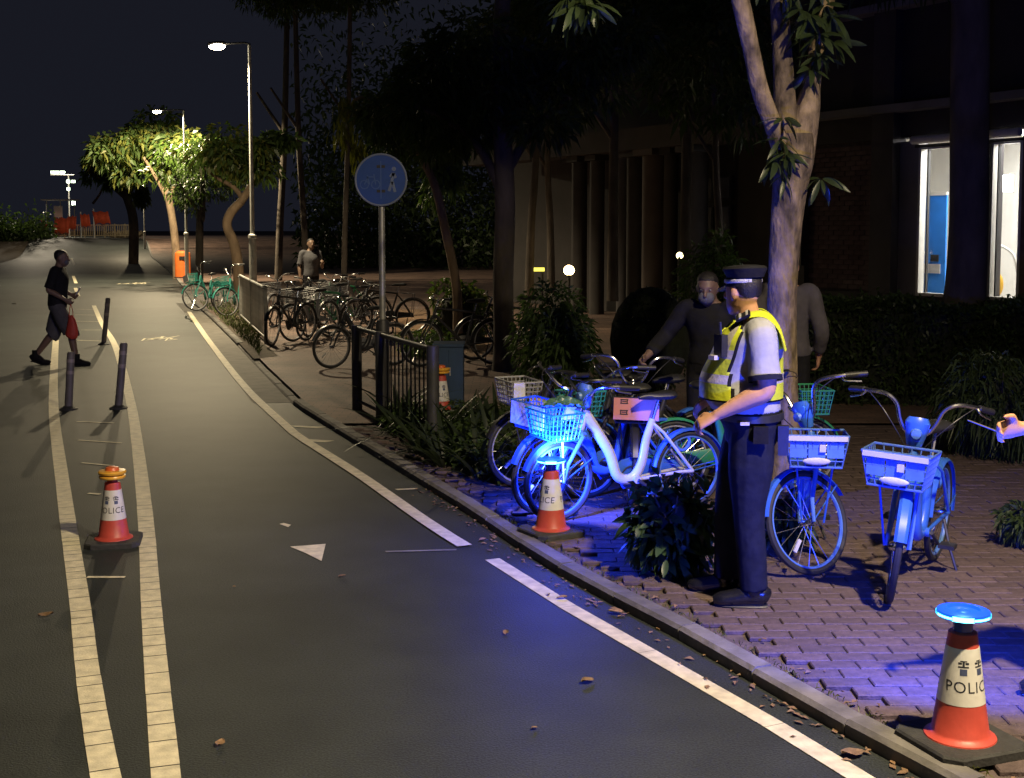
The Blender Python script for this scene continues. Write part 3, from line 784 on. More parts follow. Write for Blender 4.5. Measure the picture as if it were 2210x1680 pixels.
def bicycle(label, front, yaw, r=.30, wb=1.02, frame='step', col='bike_black', rim='chrome', guard='bike_black', basket=None, bcol='bike_black', steer=0, bar='share', lean=0, detail=True, group='bicycles', panel=None, fork=None, stemcol='dark_metal', saddlecol='black_plastic', tubew=.03, bz=None, cguard=True, plate='bag_white', rack=False, bsteer=0):
    a_ = R(yaw)
    o = Vector(front) - Vector((math.cos(a_), math.sin(a_), 0)) * (wb / 2)
    t = thing('bicycle', label, 'bicycle', o, a_, group)
    t.rotation_euler = (R(lean), 0, a_)
    I = Matrix.Identity(4)
    F, B = Vector((wb / 2, 0, r)), Vector((-wb / 2, 0, r))
    ax = Vector((-math.cos(R(70)), 0, math.sin(R(70))))
    HL = F + Vector((-.04, 0, 0)) + ax * (r + .075); HU = HL + ax * .14; ST = HU + ax * .09
    S = Matrix.Translation(HL) @ Matrix.Rotation(R(steer), 4, ax) @ Matrix.Translation(-HL)
    BB = Vector((-wb / 2 + .43, 0, r - .03)); TT = BB + Vector((-.14, 0, .40 if frame == 'step' else .46))
    SB = S if basket != 'panel' else Matrix.Translation(HL) @ Matrix.Rotation(R(bsteer), 4, ax) @ Matrix.Translation(-HL)
    # wheels
    wheel(t, B, r, rim, I, 20 if detail else 12, detail=detail); wheel(t, F, r, rim, S, 20 if detail else 12, detail=detail)
    # frame
    mb = MB()
    if frame == 'step':
        p0 = HL + ax * .09
        limb(mb, [p0 + Vector((-.01, 0, .02)), p0.lerp(BB, .45) + Vector((-.01, 0, -.035)), BB + Vector((.13, 0, .03)), BB + Vector((.02, 0, .005)), BB + Vector((-.055, 0, .10)), TT.lerp(BB, .35), TT], [(tubew * 1.35, tubew), (tubew * 1.25, tubew), (tubew * 1.2, tubew), (tubew * 1.2, tubew), (tubew * 1.1, tubew * .9), (tubew, tubew * .8), (tubew * .8, tubew * .8)], 6, 12, ref=(0, 1, 0.001)) if False else limb(mb, [p0 + Vector((-.01, 0, .02)), p0.lerp(BB, .45) + Vector((-.01, 0, -.035)), BB + Vector((.13, 0, .03)), BB + Vector((.02, 0, .005)), BB + Vector((-.055, 0, .10)), TT.lerp(BB, .35), TT], [(tubew, tubew * 1.35), (tubew, tubew * 1.25), (tubew, tubew * 1.2), (tubew, tubew * 1.2), (tubew * .9, tubew * 1.1), (tubew * .8, tubew), (tubew * .8, tubew * .8)], 6, 12, ref=(0, 1, 0))
    else:
        mb.tube([HL + ax * .03, BB], .021, 10); mb.tube([HU - ax * .02, TT], .018, 10); mb.tube([BB, TT], .018, 10)
    mb.tube([HL, HU], .024, 12)
    mb.tube([BB + Vector((0, -.05, 0)), BB + Vector((0, .05, 0))], .026, 12)
    for s in (-1, 1):
        mb.tube([BB + Vector((-.03, s * .03, 0)), B + Vector((.10, s * .05, 0)), B + Vector((0, s * .058, 0))], .011, 8)
        mb.tube([TT + Vector((0, s * .015, -.03)), TT + Vector((-.06, s * .05, -.09)), B + Vector((0, s * .058, 0))], .010, 8)
    mb.build('frame', col, t)
    # fork
    mb = MB()
    for s in (-1, 1): mb.tube([HL + Vector((0, s * .02, 0)), HL + Vector((.01, s * .05, -.03)), F + Vector((-.035, s * .055, .12)), F + Vector((0, s * .058, 0))], [.014, .015, .013, .010], 8)
    mb.tube([HL + Vector((0, -.05, -.02)), HL + Vector((0, .05, -.02))], .018, 8)
    mb.xf(S); fk_ = mb.build('fork', fork or col, t)
    if guard:
        mudguard(t, F, r, 20, 165, .032, guard, S); mudguard(t, B, r, 5, 190, .032, guard, I)
    # stem, bars
    mb = MB(); mb.tube([HU - ax * .02, ST + ax * .02], .016, 10); mb.xf(S); mb.build('stem', 'chrome' if stemcol != 'bike_black' else stemcol, t)
    mb = MB()
    if bar == 'share': half = [(0, 0, 0), (.02, .05, .01), (.03, .09, .07), (.03, .12, .15), (.02, .18, .19), (-.04, .27, .185), (-.15, .36, .16)]
    elif bar == 'flat': half = [(0, 0, 0), (.03, .10, .015), (.02, .20, .04), (-.03, .31, .04)]
    else: half = [(0, 0, 0), (.05, .07, .03), (.06, .16, .09), (0, .25, .11), (-.16, .29, .10)]
    full = [Vector((p[0], -p[1], p[2])) + ST for p in reversed(half[1:])] + [Vector(p) + ST for p in half]
    limb(mb, full, [.0115] * len(full), 4, 8); mb.xf(S); hb = mb.build('handlebar', 'chrome' if bar != 'flat' else 'dark_metal', t)
    for s in (-1, 1):
        e1 = Vector((half[-1][0], s * half[-1][1], half[-1][2])) + ST; e0 = Vector((half[-2][0], s * half[-2][1], half[-2][2])) + ST
        mb = MB(); mb.tube([e1.lerp(e0, .75), e1 + (e1 - e0) * .08], .0175, 10); mb.xf(S); mb.build('grip', 'black_plastic', hb)
        mb = MB(); p = e1.lerp(e0, .85); q = e1 + Vector((.045, 0, -.035)); limb(mb, [p + Vector((.01, 0, -.005)), p.lerp(q, .3) + Vector((.03, 0, -.012)), q], [.007, .0055, .006], 4, 6); mb.xf(S); mb.build('brake_lever', 'chrome', hb)
    if detail:
        mb = MB()
        for s in (-1, 1):
            e0 = Vector((half[-2][0] + .03, s * half[-2][1], half[-2][2])) + ST
            limb(mb, [e0, e0.lerp(HU, .4) + Vector((.10, 0, .02)), HU + Vector((.05, s * .02, -.02)), HL + Vector((-.02, s * .02, -.02))], [.003] * 4, 5, 5)
        mb.xf(S); mb.build('brake_cable', 'black_plastic', hb)
    if stemcol not in ('dark_metal', 'bike_black'):
        mb = MB(); q = ST + Vector((.045, 0, .045)); mb.tube([q + Vector((0, 0, -.10)), q + Vector((0, 0, -.04)), q + Vector((.005, 0, .025)), q + Vector((0, 0, .05))], [(.03, .04), (.045, .055), (.045, .065), (.03, .05)], 14, ref=(1, 0, 0)); mb.xf(S); lk = mb.build('display_unit', stemcol, t)
        mb = MB(); mb.lathe([(.0, .02), (.024, .018), (.03, .0)], 16); mb.xf(S @ Matrix.Translation(q + Vector((.045, 0, -.03))) @ Matrix.Rotation(R(90), 4, 'Y')); mb.build('headlight', 'bike_lightblue', lk)
    # saddle
    SP = TT + (TT - BB).normalized() * .13
    mb = MB(); mb.tube([TT, SP], .0125, 8); mb.build('seat_post', 'chrome', t)
    mb = MB(); limb(mb, [SP + Vector((-.13, 0, .035)), SP + Vector((-.09, 0, .04)), SP + Vector((0, 0, .035)), SP + Vector((.09, 0, .035)), SP + Vector((.15, 0, .028))], [(.04, .012), (.085, .032), (.06, .03), (.028, .024), (.012, .012)], 4, 12, ref=(0, 1, 0)); mb.build('saddle', saddlecol, t)
    # drive
    mb = MB(); mb.torus(BB + Vector((0, -.045, 0)), .075, .006, 'Y', 24, 5)
    for s, a in ((-1, .6), (1, .6 + math.pi)): mb.tube([BB + Vector((0, s * .06, 0)), BB + Vector((.16 * math.cos(a), s * .075, .16 * math.sin(a)))], [.012, .009], 6)
    ck = mb.build('crank', 'dark_metal', t)
    for s, a in ((-1, .6), (1, .6 + math.pi)):
        mb = MB(); mb.box(BB + Vector((.16 * math.cos(a), s * .125, .16 * math.sin(a))), (.09, .085, .022)); mb.build('pedal', 'black_plastic', ck, smooth=False)
    if cguard:
        mb = MB(); limb(mb, [BB + Vector((.09, -.062, .0)), BB + Vector((.0, -.062, .035)), B.lerp(BB, .5) + Vector((0, -.068, .04)), B + Vector((-.03, -.07, .02))], [(.012, .09), (.012, .10), (.010, .05), (.008, .035)], 4, 8, ref=(0, 1, 0)); mb.build('chain_guard', guard or col, t)
    mb = MB(); mb.tube([B + Vector((.10, .055, -.02)), B + Vector((.16, .11, -r * .55)), B + Vector((.17, .16, -r + .005))], .009, 6); mb.build('kickstand', 'dark_metal', t)
    if detail:
        mb = MB(); mb.torus(B + Vector((.05, 0, r * .72)), .055, .012, 'Y', 18, 6); mb.xf(I); mb.build('rear_lock', stemcol if stemcol != 'dark_metal' else 'black_plastic', t)
    if rack:
        mb = MB()
        for s in (-1, 1): mb.tube([B + Vector((0, s * .06, 0)), B + Vector((-.02, s * .07, r + .09)), B + Vector((.22, s * .06, r + .10))], .006, 6)
        for k in range(3): mb.tube([B + Vector((-.02 + k * .1, -.07, r + .095)), B + Vector((-.02 + k * .1, .07, r + .095))], .005, 6)
        mb.build('luggage_rack', 'dark_metal', t)
    # basket
    if basket:
        bx = HL + Vector((.205, 0, 0)); z0 = bz or (2 * r + .045); hgt = .175; lx, ly = .24, .34; S = SB
        def ringpts(z, k): return [Vector((bx.x + sx * lx / 2 * k, sy * ly / 2 * k, z)) for sx, sy in ((-1, -1), (1, -1), (1, 1), (-1, 1))]
        mb = MB(); lev = 5
        for i in range(lev + 1):
            u = i / lev; mb.tube(ringpts(z0 + hgt * u, .80 + .20 * u), .007 if i in (0, lev) else .004, 6, closed=True)
        for side in range(4):
            lo, hi = ringpts(z0, .80), ringpts(z0 + hgt, 1.0)
            for k in range(7):
                u = k / 7; mb.tube([lo[side].lerp(lo[(side + 1) % 4], u), hi[side].lerp(hi[(side + 1) % 4], u)], .004, 5)
        for k in range(7):
            u = (k + .5) / 7; lo = ringpts(z0, .80); mb.tube([lo[0].lerp(lo[1], u), lo[3].lerp(lo[2], u)], .003, 4)
        mb.xf(S); bk = mb.build('basket', bcol, t)
        mb = MB(); mb.tube([HL + Vector((.02, 0, .02)), Vector((bx.x - lx * .4, 0, z0 + .02))], .012, 6); mb.tube([F + Vector((0, .06, 0)), Vector((bx.x, .10, z0))], .006, 6); mb.tube([F + Vector((0, -.06, 0)), Vector((bx.x, -.10, z0))], .006, 6); mb.xf(S); mb.build('basket_bracket', col, t)
        xf_ = bx.x + lx / 2
        if basket == 'panel':      # share bike: plastic basket with a bright rim and a lower badge
            mb = MB(); mb.box((xf_ + .004, 0, z0 + hgt - .012), (.016, ly * .96, .026)); mb.xf(S); mb.build('rim_strip', 'strip_pale', bk)
            for s in (-.33, 0, .33):
                mb = MB(); mb.box((xf_ - .012, s * ly * .88, z0 + hgt * .56), (.010, ly * .265, hgt * .50)); mb.xf(S @ Matrix.Translation((xf_, 0, z0)) @ Matrix.Rotation(R(0), 4, 'Y') @ Matrix.Translation((-xf_, 0, -z0))); mb.build('panel', 'bike_lightblue', bk, smooth=False)
            mb = MB(); mb.box((xf_ + .002, .03, z0 + hgt * .62), (.012, ly * .10, hgt * .22)); mb.xf(S); mb.build('label_plate', 'strip_pale', bk, smooth=False)
            mb = MB(); mb.ell((xf_ - .010, 0, z0 + .035), (.010, .075, .022), 16, 8); mb.xf(S); mb.build('badge', 'bag_white', bk)
            mb = MB(); lo = ringpts(z0 + .006, .82); mb.add(lo + [p + Vector((0, 0, .006)) for p in lo], [(3, 2, 1, 0), (4, 5, 6, 7)]); mb.xf(S); mb.build('basket_floor', 'bike_blue', bk, smooth=False)
        if panel:
            mb = MB(); mb.box((xf_ + .004, 0, z0 + hgt * .56), (.010, ly * .92, hgt * .86)); mb.xf(S); pl = mb.build('front_panel', panel, bk, smooth=False)
            if panel == 'salmon':
                mb = MB()
                for iy in range(2):
                    for iz in range(2):
                        for (dy, dz, wy, wz) in ((0, .012, .055, .007), (0, -.014, .055, .007), (-.022, 0, .007, .032), (.02, 0, .007, .032), (0, 0, .03, .006)):
                            mb.box((xf_ + .0098, -.085 + iy * -.0 + dy, z0 + .075 + iz * .075 + dz), (.0024 + .0003 * iy, wy, wz))
                mb.xf(S); mb.build('lettering', 'ink', pl, smooth=False)
    return t
M('strip_pale', (.60, .58, .62), .4, .06, 10)
M('basket_blue', (.08, .16, .48), .45, .1, 10)

# pale bicycle in front and its neighbours
def dirdeg(a, b):
    d = b - a; return math.degrees(math.atan2(d.y, d.x))
fA, rA = G(1205, 1126, PZ), G(1496, 1096, PZ)
yA = dirdeg(rA, fA)
BIKE_A = bicycle('pale step-through bicycle with teal basket right behind the blue-lit cone', fA, yA, r=.272, wb=1.0, col='bike_white', fork='bike_lightblue', rim='bike_lightblue', guard='bike_blue', basket='wire', bcol='bike_teal', bar='cruiser', stemcol='bike_lightblue', steer=8, tubew=.030, bz=.575, group='shared bicycles around the officer')
bicycle('dark blue bicycle with white basket front, between the pale and the silver-wheeled bicycle', G(1168, 1108, PZ), yA + 6, r=.28, wb=1.0, col='bike_blue', rim='bike_lightblue', guard='bike_blue', basket='wire', bcol='bike_blue', bar='cruiser', steer=14, group='shared bicycles around the officer', panel='bag_white', bz=.60)
bicycle('bicycle with silver wheel farthest left in the group around the cone', G(1128, 1052, PZ), yA - 4, r=.29, wb=1.02, col='bike_black', rim='bike_silver', guard='bike_black', basket='wire', bcol='bike_silver', bar='flat', steer=4, group='shared bicycles around the officer', bz=.64)
bicycle('bicycle with salmon lettered basket panel facing the camera, behind the pale bicycle', G(1362, 1088, PZ), -97, r=.28, wb=1.0, col='bike_black', rim='bike_silver', guard='bike_black', basket='wire', bcol='bike_black', bar='share', steer=6, panel='salmon', group='shared bicycles around the officer', bz=.60)
bicycle('green bicycle with green wire basket, mostly hidden behind the officer', G(1730, 1062, PZ), dirdeg(G(1480, 1072, PZ), G(1730, 1062, PZ)), r=.28, wb=.98, col='bike_green', rim='bike_silver', guard='bike_green', basket='wire', bcol='bike_green', bar='cruiser', steer=-4, group='shared bicycles around the officer', bz=.60)
BIKE_D = bicycle('blue shared bicycle with its front wheel turned sideways, beside the officer\'s legs', G(1752, 1238, PZ), -98, r=.292, wb=.98, col='bike_blue', rim='bike_lightblue', guard='bike_blue', basket='panel', bcol='basket_blue', bar='share', steer=-54, stemcol='bike_blue', group='shared bicycles around the officer', fork='bike_lightblue', tubew=.034, bz=.63)
BIKE_E = bicycle('blue shared bicycle at the right with wide silver handlebars facing the camera', G(1924, 1300, PZ), -121, r=.292, wb=.98, col='bike_blue', rim='bike_lightblue', guard='bike_blue', basket='panel', bcol='basket_blue', bar='share', steer=14, stemcol='bike_blue', lean=-3, group='shared bicycles around the officer', fork='bike_lightblue', tubew=.034, bz=.63)

bicycle('dark bicycle with teal basket squeezed in behind the pale frame', G(1268, 1074, PZ), yA + 10, r=.28, wb=1.0, col='bike_black', rim='bike_silver', guard='bike_blue', basket='wire', bcol='bike_teal', bar='cruiser', steer=-10, group='shared bicycles around the officer', bz=.60)
# things lying in the baskets
def basket_item(name, label, cat, px, py, Y, dims, mat, rz=0.3, tilt=0):
    p = V(px, py, Y); mb = MB(); mb.box((0, 0, dims[2] / 2), dims, taper=.92); o = mb.build(name, mat, None, smooth=False); o.location = p; o.rotation_euler = (tilt, tilt * .5, rz)
    return tag(o, label, cat)
ya = fA.y
basket_item('cardboard_piece', 'crumpled tan cardboard sticking out of the teal basket', 'cardboard', 1232, 906, ya - .02, (.12, .02, .09), 'cardboard', .5, .25)
basket_item('paper_bag', 'pale paper bag lying across the basket of the second bicycle', 'bag', 1168, 893, ya + .55, (.20, .10, .10), 'cardboard', .2, .1)
basket_item('white_carton', 'small white carton standing up beside the paper bag', 'carton', 1120, 862, ya + .75, (.085, .07, .12), 'bag_white', .1)
p = V(1215, 872, ya - .0); mb = MB(); rr_ = random.Random(3)
Ng = 15; vs = [((i / Ng - .5) * .26, (k / Ng - .5) * .2, .055 * math.exp(-((i / Ng - .5) ** 2 + (k / Ng - .5) ** 2) * 9) + rr_.uniform(-.014, .014)) for i in range(Ng + 1) for k in range(Ng + 1)]
mb.add(vs, [(i * (Ng + 1) + k, (i + 1) * (Ng + 1) + k, (i + 1) * (Ng + 1) + k + 1, i * (Ng + 1) + k + 1) for i in range(Ng) for k in range(Ng)])
M('bag_green', (.05, .12, .09), .35, .3, 20)
o = mb.build('plastic_bag', 'bag_green', smooth=False); o.location = p; tag(o, 'crumpled green plastic bag heaped on the teal basket', 'bag')

# shared green bikes beside the orange bin
kw = dict(r=.33, wb=1.05, col='bike_teal', rim='bike_silver', guard='bike_teal', basket='wire', bcol='bike_teal', detail=False, group='green shared bicycles at the path bend')
bicycle('teal shared bicycle with white basket front, at the path bend nearest the orange bin', G(424, 672, PZ), -104, steer=-42, panel='bag_white', **kw)
bicycle('teal shared bicycle with open wire basket, against the end of the pale railing', G(490, 684, PZ), -100, steer=-36, **kw)
# racked bikes
P1 = bicycle('matt black bicycle at the near end of the pale railing, front wheel to the path', G(588, 748, PZ), -112, r=.33, wb=1.06, frame='diamond', col='bike_black', rim='bike_silver', guard='bike_black', bar='flat', steer=12, detail=False, group='bicycles parked behind the railing', rack=True)
P2 = bicycle('grey city bicycle with wire basket, second from the pale railing', G(632, 738, PZ), -118, r=.33, wb=1.04, col='bike_grey', rim='bike_silver', guard='bike_grey', basket='wire', bcol='bike_grey', bar='cruiser', steer=-8, detail=False, group='bicycles parked behind the railing', rack=True)
P3 = bicycle('green framed bicycle in the middle of the parked row', G(668, 728, PZ), -128, r=.33, wb=1.05, frame='diamond', col='bike_green', rim='bike_silver', guard='bike_silver', basket='wire', bcol='bike_silver', bar='cruiser', steer=18, detail=False, group='bicycles parked behind the railing')
def again(src, label, px, py, yaw, lean=0):
    f = G(px, py, PZ); a_ = R(yaw); c = copy_tree(src); c.location = f - Vector((math.cos(a_), math.sin(a_), 0)) * .52; c.rotation_euler = (R(lean), 0, a_); c['label'] = label; return c
again(P2, 'grey bicycle with basket right behind the broadside black bicycle', 716, 722, -140, 4)
again(P1, 'black bicycle leaning in the parked row, behind the grey basket bicycle', 650, 712, -105, -5)
again(P2, 'small grey basket bicycle at the far end of the parked row by the lamp post', 596, 706, -100, 3)
again(P3, 'green framed bicycle farther back among the parked row', 694, 702, -150, 3)
again(P1, 'black bicycle parked just left of the sign post', 770, 724, -160, -4)
again(P2, 'grey basket bicycle in the shade between parked row and sign post', 742, 708, -125, 5)
bicycle('black bicycle standing broadside in front of the parked row', G(716, 796, PZ), dirdeg(G(850, 789, PZ), G(716, 796, PZ)), r=.30, wb=.92, col='bike_black', rim='bike_grey', guard='bike_grey', bar='cruiser', steer=10, detail=True, group='bicycles parked behind the railing', rack=True)
again(P1, 'black bicycle behind the dark blue utility box', 912, 792, -165, 3)
again(P1, 'black bicycle beside the dark tree trunk, only its wheel in view', 1026, 778, -170, -3)
# ------------------------------------------------------------------ people
def hand(mb, wr, f, side, n, curl=.5, size=1.0, spread=1.0):
    """palm and five fingers; f = forearm direction, side = towards the thumb, n = back of hand"""
    f, side, n = Vector(f).normalized(), Vector(side), Vector(n)
    side = (side - f * side.dot(f)).normalized(); n = f.cross(side) if n.dot(f.cross(side)) > 0 else -f.cross(side)
    k = size
    limb(mb, [wr - f * .02, wr + f * .03 * k, wr + f * .07 * k, wr + f * .09 * k], [(.026 * k, .019 * k), (.036 * k, .018 * k), (.041 * k, .016 * k), (.039 * k, .013 * k)], 3, 10, ref=side)
    for i, (o, l) in enumerate(((.030, .070), (.010, .080), (-.010, .074), (-.029, .058))):
        b = wr + f * .078 * k + side * o * k * spread; p = [b]; d = f.copy(); ang = 0
        for j, s in enumerate((.45, .32, .26)):
            ang += curl * (.75 + .1 * i) * (1, 1.25, .9)[j]
            d = f * math.cos(ang) - n * math.sin(ang); p.append(p[-1] + d * l * s * k)
        limb(mb, p, [.0098 * k, .0092 * k, .0084 * k, .0065 * k], 3, 8)
    b = wr + f * .025 * k + side * .030 * k; d1 = (f * .6 + side * .7 - n * .25 * (curl + .3)).normalized(); d2 = (f * .9 + side * .15 - n * .5 * curl).normalized()
    limb(mb, [b - side * .012, b + d1 * .034 * k, b + d1 * .034 * k + d2 * .034 * k, b + d1 * .034 * k + d2 * .058 * k], [.014 * k, .0125 * k, .0105 * k, .0075 * k], 3, 8)
STD = dict(pelvis=(0, 0, .93), waist=(.005, 0, 1.08), chest=(.01, 0, 1.29), sh=(-.01, 0, 1.43), neck=(.0, 0, 1.50), head=(.025, 0, 1.625),
           shl=(-.01, .19, 1.42), ell=(-.03, .25, 1.13), wrl=(.04, .26, .88), shr=(-.01, -.19, 1.42), elr=(-.03, -.25, 1.13), wrr=(.04, -.26, .88),
           hil=(0, .09, .90), knl=(.02, .10, .49), anl=(-.02, .10, .09), hir=(0, -.09, .90), knr=(.02, -.10, .49), anr=(-.02, -.10, .09), tol=(.14, .115, .03), tor=(.14, -.115, .03))
M('eye_white', (.26, .25, .25), .4, .05, 10)
def head_mesh(mb, hc, M4):
    secs = [(-.118, .048, .022, .020), (-.105, .036, .052, .042), (-.075, .018, .078, .060), (-.035, .004, .090, .068), (.01, -.004, .098, .075), (.05, -.008, .096, .075), (.085, -.01, .078, .062), (.105, -.012, .05, .042), (.116, -.012, .015, .012)]
    h = MB(); h.lofth([(c, 0, z, rx, ry) for z, c, rx, ry in secs], 20)
    limb(h, [(.088, 0, .03), (.104, 0, .0), (.116, 0, -.022), (.096, 0, -.032)], [.010, .011, .015, .010], 3, 8)
    for s in (-1, 1): h.ell((-.008, s * .078, -.008), (.022, .010, .034), 10, 8)
    h.ell((.082, 0, -.062), (.016, .026, .007), 10, 6); h.ell((.081, 0, -.074), (.014, .022, .007), 10, 6)
    h.ell((.076, 0, .036), (.022, .055, .010), 10, 6)
    h.ell((.06, 0, -.108), (.026, .026, .016), 10, 6)
    mm = Matrix.Translation(hc) @ M4; h.xf(mm); mb.add(h.v, h.f); return mm
def person(label, loc, yaw, J={}, skin='skin', top='black_cloth', bottom='navy', shoe='boot', sleeve=.55, leg=1.0, headrot=(0, 0, 0), build=1.0, belly=0.0, hair=True, curl=(.4, .4), vox=.011, scale=1.0, hem=.86, thumb=None, bag=None, legw=1.0, trtop=.07, group=None, hands=True, shirt_hem=None):
    j = {k: Vector(v) for k, v in {**STD, **J}.items()}
    t = thing('person', label, 'person', loc, R(yaw), group); t.scale = (scale,) * 3
    b = build
    hm = Matrix.Rotation(R(headrot[0]), 4, 'Z') @ Matrix.Rotation(R(headrot[1]), 4, 'Y') @ Matrix.Rotation(R(headrot[2]), 4, 'X')
    tw = lambda p, rx, ry: (p.x, p.y, p.z, rx, ry)
    def torso(k, e=0):
        s = [tw(j['pelvis'] + Vector((0, 0, -.09)), .105 * b + e, .155 * b + e), tw(j['pelvis'], .122 * b + e, .172 * b + e), tw(j['waist'] + Vector((belly * .4, 0, 0)), .122 * b + belly * .55 + e, .155 * b + belly * .3 + e),
             tw(j['waist'].lerp(j['chest'], .5) + Vector((belly * .35, 0, 0)), .124 * b + belly * .4 + e, .160 * b + e), tw(j['chest'], .128 * b + e, .178 * b + e), tw(j['chest'].lerp(j['sh'], .6), .112 * b + e, .188 * b + e), tw(j['sh'], .082 * b + e, .165 * b + e), tw(j['sh'].lerp(j['neck'], .5), .066 + e, .105 + e), tw(j['neck'], .055 + e, .062 + e)]
        q = cr(s, 4); return q
    body = MB(); body.lofth(torso(1), 24)
    limb(body, [j['sh'], j['neck'], j['neck'].lerp(j['head'], .6), j['head']], [.062, .056, .055, .05], 4, 14)
    mm = head_mesh(body, j['head'], hm)
    for s in 'lr':
        limb(body, [j['sh' + s] + Vector((0, 0, 0)), j['sh' + s].lerp(j['el' + s], .45), j['el' + s], j['el' + s].lerp(j['wr' + s], .35), j['wr' + s]], [.055 * b, .050 * b, .040 * b, .042 * b, .027], 5, 12)
        limb(body, [j['hi' + s], j['hi' + s].lerp(j['kn' + s], .4), j['kn' + s], j['kn' + s].lerp(j['an' + s], .3), j['an' + s]], [.088 * b, .078 * b, .056, .056, .038], 5, 12)
        limb(body, [j['an' + s] + Vector((0, 0, .0)), j['an' + s].lerp(j['to' + s], .5), j['to' + s]], [.034, .026, .016], 3, 10)
        if hands:
            f = (j['wr' + s] - j['el' + s]).normalized(); sg = 1 if s == 'l' else -1
            if thumb and s in thumb: sd, nn = thumb[s]
            else: sd, nn = (1, 0, .2), (0, sg, 0)
            hand(body, j['wr' + s], f, sd, nn, curl[0 if s == 'l' else 1], 1.05)
    bo = body.build('body', skin, t); voxel(bo, vox * .75, 2, .4)
    for s in (-1, 1):
        mb = MB(); mb.ell((.080, s * .031, .014), (.010, .012, .008), 10, 8); mb.xf(mm); e = mb.build('eye', 'eye_white', t)
        mb = MB(); mb.ell((.0885, s * .031, .014), (.004, .006, .006), 8, 6); mb.xf(mm); mb.build('iris', 'ink', e)
    if hair:
        mb = MB(); secs = [(-.03, -.056, .030, .050), (-.012, -.046, .054, .066), (.02, -.036, .070, .077), (.06, -.022, .088, .080), (.09, -.014, .082, .068), (.110, -.012, .056, .048), (.121, -.012, .02, .02)]
        mb.lofth([(c, 0, z, rx, ry) for z, c, rx, ry in secs], 18); mb.xf(mm); mb.build('hair', 'hair', t)
    # top
    sh = MB(); e = .012; q = torso(1, e)
    zc = shirt_hem if shirt_hem else j['pelvis'].z - .02
    q = [p for p in q if p[2] >= zc - .03][:-3]
    sh.lofth(q, 28)
    for s in 'lr':
        a, m_, w_ = j['sh' + s], j['el' + s], j['wr' + s]
        path = [a + (j['sh'] - a) * .35, a, a.lerp(m_, .5)]; rad = [.056 * b + e, .057 * b + e, .055 * b + e]
        if sleeve <= .6: path += [a.lerp(m_, sleeve * 1.6)]; rad += [.062 * b + e]
        else: path += [m_, m_.lerp(w_, .5), m_.lerp(w_, sleeve)]; rad += [.050 * b + e, .046 + e, .036 + e]
        limb(sh, path, rad, 5, 14)
    so_ = sh.build('shirt', top, t); voxel(so_, vox, 2)
    # trousers
    tr = MB(); q = [p for p in torso(1, .010) if p[2] < j['pelvis'].z + trtop]; tr.lofth(q, 24)
    for s in 'lr':
        h, k, a = j['hi' + s], j['kn' + s], j['an' + s]
        path = [h + Vector((0, 0, .03)), h.lerp(k, .45)]; rad = [.098 * b, .090 * b * legw]
        if leg >= .99: path += [k, k.lerp(a, .5), a + Vector((0, 0, .0))]; rad += [.074 * legw, .070 * legw, .066 * legw]
        else: path += [h.lerp(k, 1.0), k.lerp(a, leg - .5)]; rad += [.088 * legw, .092 * legw]
        limb(tr, path, rad, 5, 14)
    tro = tr.build('trousers', bottom, t); voxel(tro, vox, 2)
    for s in 'lr':
        a, to = j['an' + s], j['to' + s]; d = Vector((to.x - a.x, to.y - a.y, 0)).normalized(); mb = MB()
        base = Vector((a.x, a.y, min(a.z, to.z + .06) - .055)); pit = to.z + .0 - (a.z - .06)
        zb = a.z - .09; zt_ = to.z - .03
        P = lambda u, z: Vector((a.x, a.y, 0)) + d * u + Vector((0, 0, (zb if u < .08 else zt_) + z))
        limb(mb, [P(-.075, .045), P(-.05, .055), P(.02, .055), P(.10, .042), P(.17, .034), P(.205, .028)], [(.030, .034), (.046, .055), (.049, .057), (.052, .045), (.050, .036), (.024, .022)], 4, 12, ref=Vector((-d.y, d.x, 0)))
        limb(mb, [Vector((a.x, a.y, a.z - .05)), Vector((a.x, a.y, a.z - .01)), Vector((a.x, a.y, a.z + .08))], [.05, .054, .054], 3, 12)
        mb.build('shoe', shoe, t)
        mb = MB(); mb.tube([P(-.07, .004), P(-.03, .004), P(.08, .004), P(.15, .004), P(.20, .006)], [(.028, .012), (.040, .013), (.042, .013), (.044, .012), (.016, .01)], 12, ref=Vector((-d.y, d.x, 0))); mb.build('sole', 'black_plastic', t)
    return t, j, mm, torso

# --- officer in the middle
po = G(1612, 1297, PZ)
OJ = dict(pelvis=(-.01, 0, .93), waist=(.015, 0, 1.08), chest=(.02, 0, 1.29), sh=(-.005, 0, 1.43), neck=(.01, 0, 1.49), head=(.045, -.01, 1.61),
          shl=(-.045, .205, 1.405), ell=(-.07, .26, 1.14), wrl=(.175, .25, 1.005), shr=(-.0, -.205, 1.405), elr=(.03, -.26, 1.13), wrr=(.20, -.17, 1.03),
          hil=(-.01, .09, .90), knl=(.0, .10, .49), anl=(-.03, .09, .09), hir=(0, -.09, .90), knr=(.09, -.11, .50), anr=(.10, -.13, .09), tol=(.13, .10, .03), tor=(.26, -.15, .03))
off, j, hmx, torso = person('officer in yellow vest, pale blue shirt and peaked cap, standing among the bicycles', po, 171, OJ, top='shirt_blue', bottom='navy', build=1.16, belly=.075, sleeve=.50, headrot=(-44, 2, 0), curl=(.62, .5), thumb={'l': ((.15, -.8, .5), (0, .3, 1)), 'r': ((.2, .8, .5), (0, 0, 1))}, vox=.010, shirt_hem=1.02, legw=1.10, trtop=.13)
for ch in off.children:
    if ch.name.startswith('hair'): pass
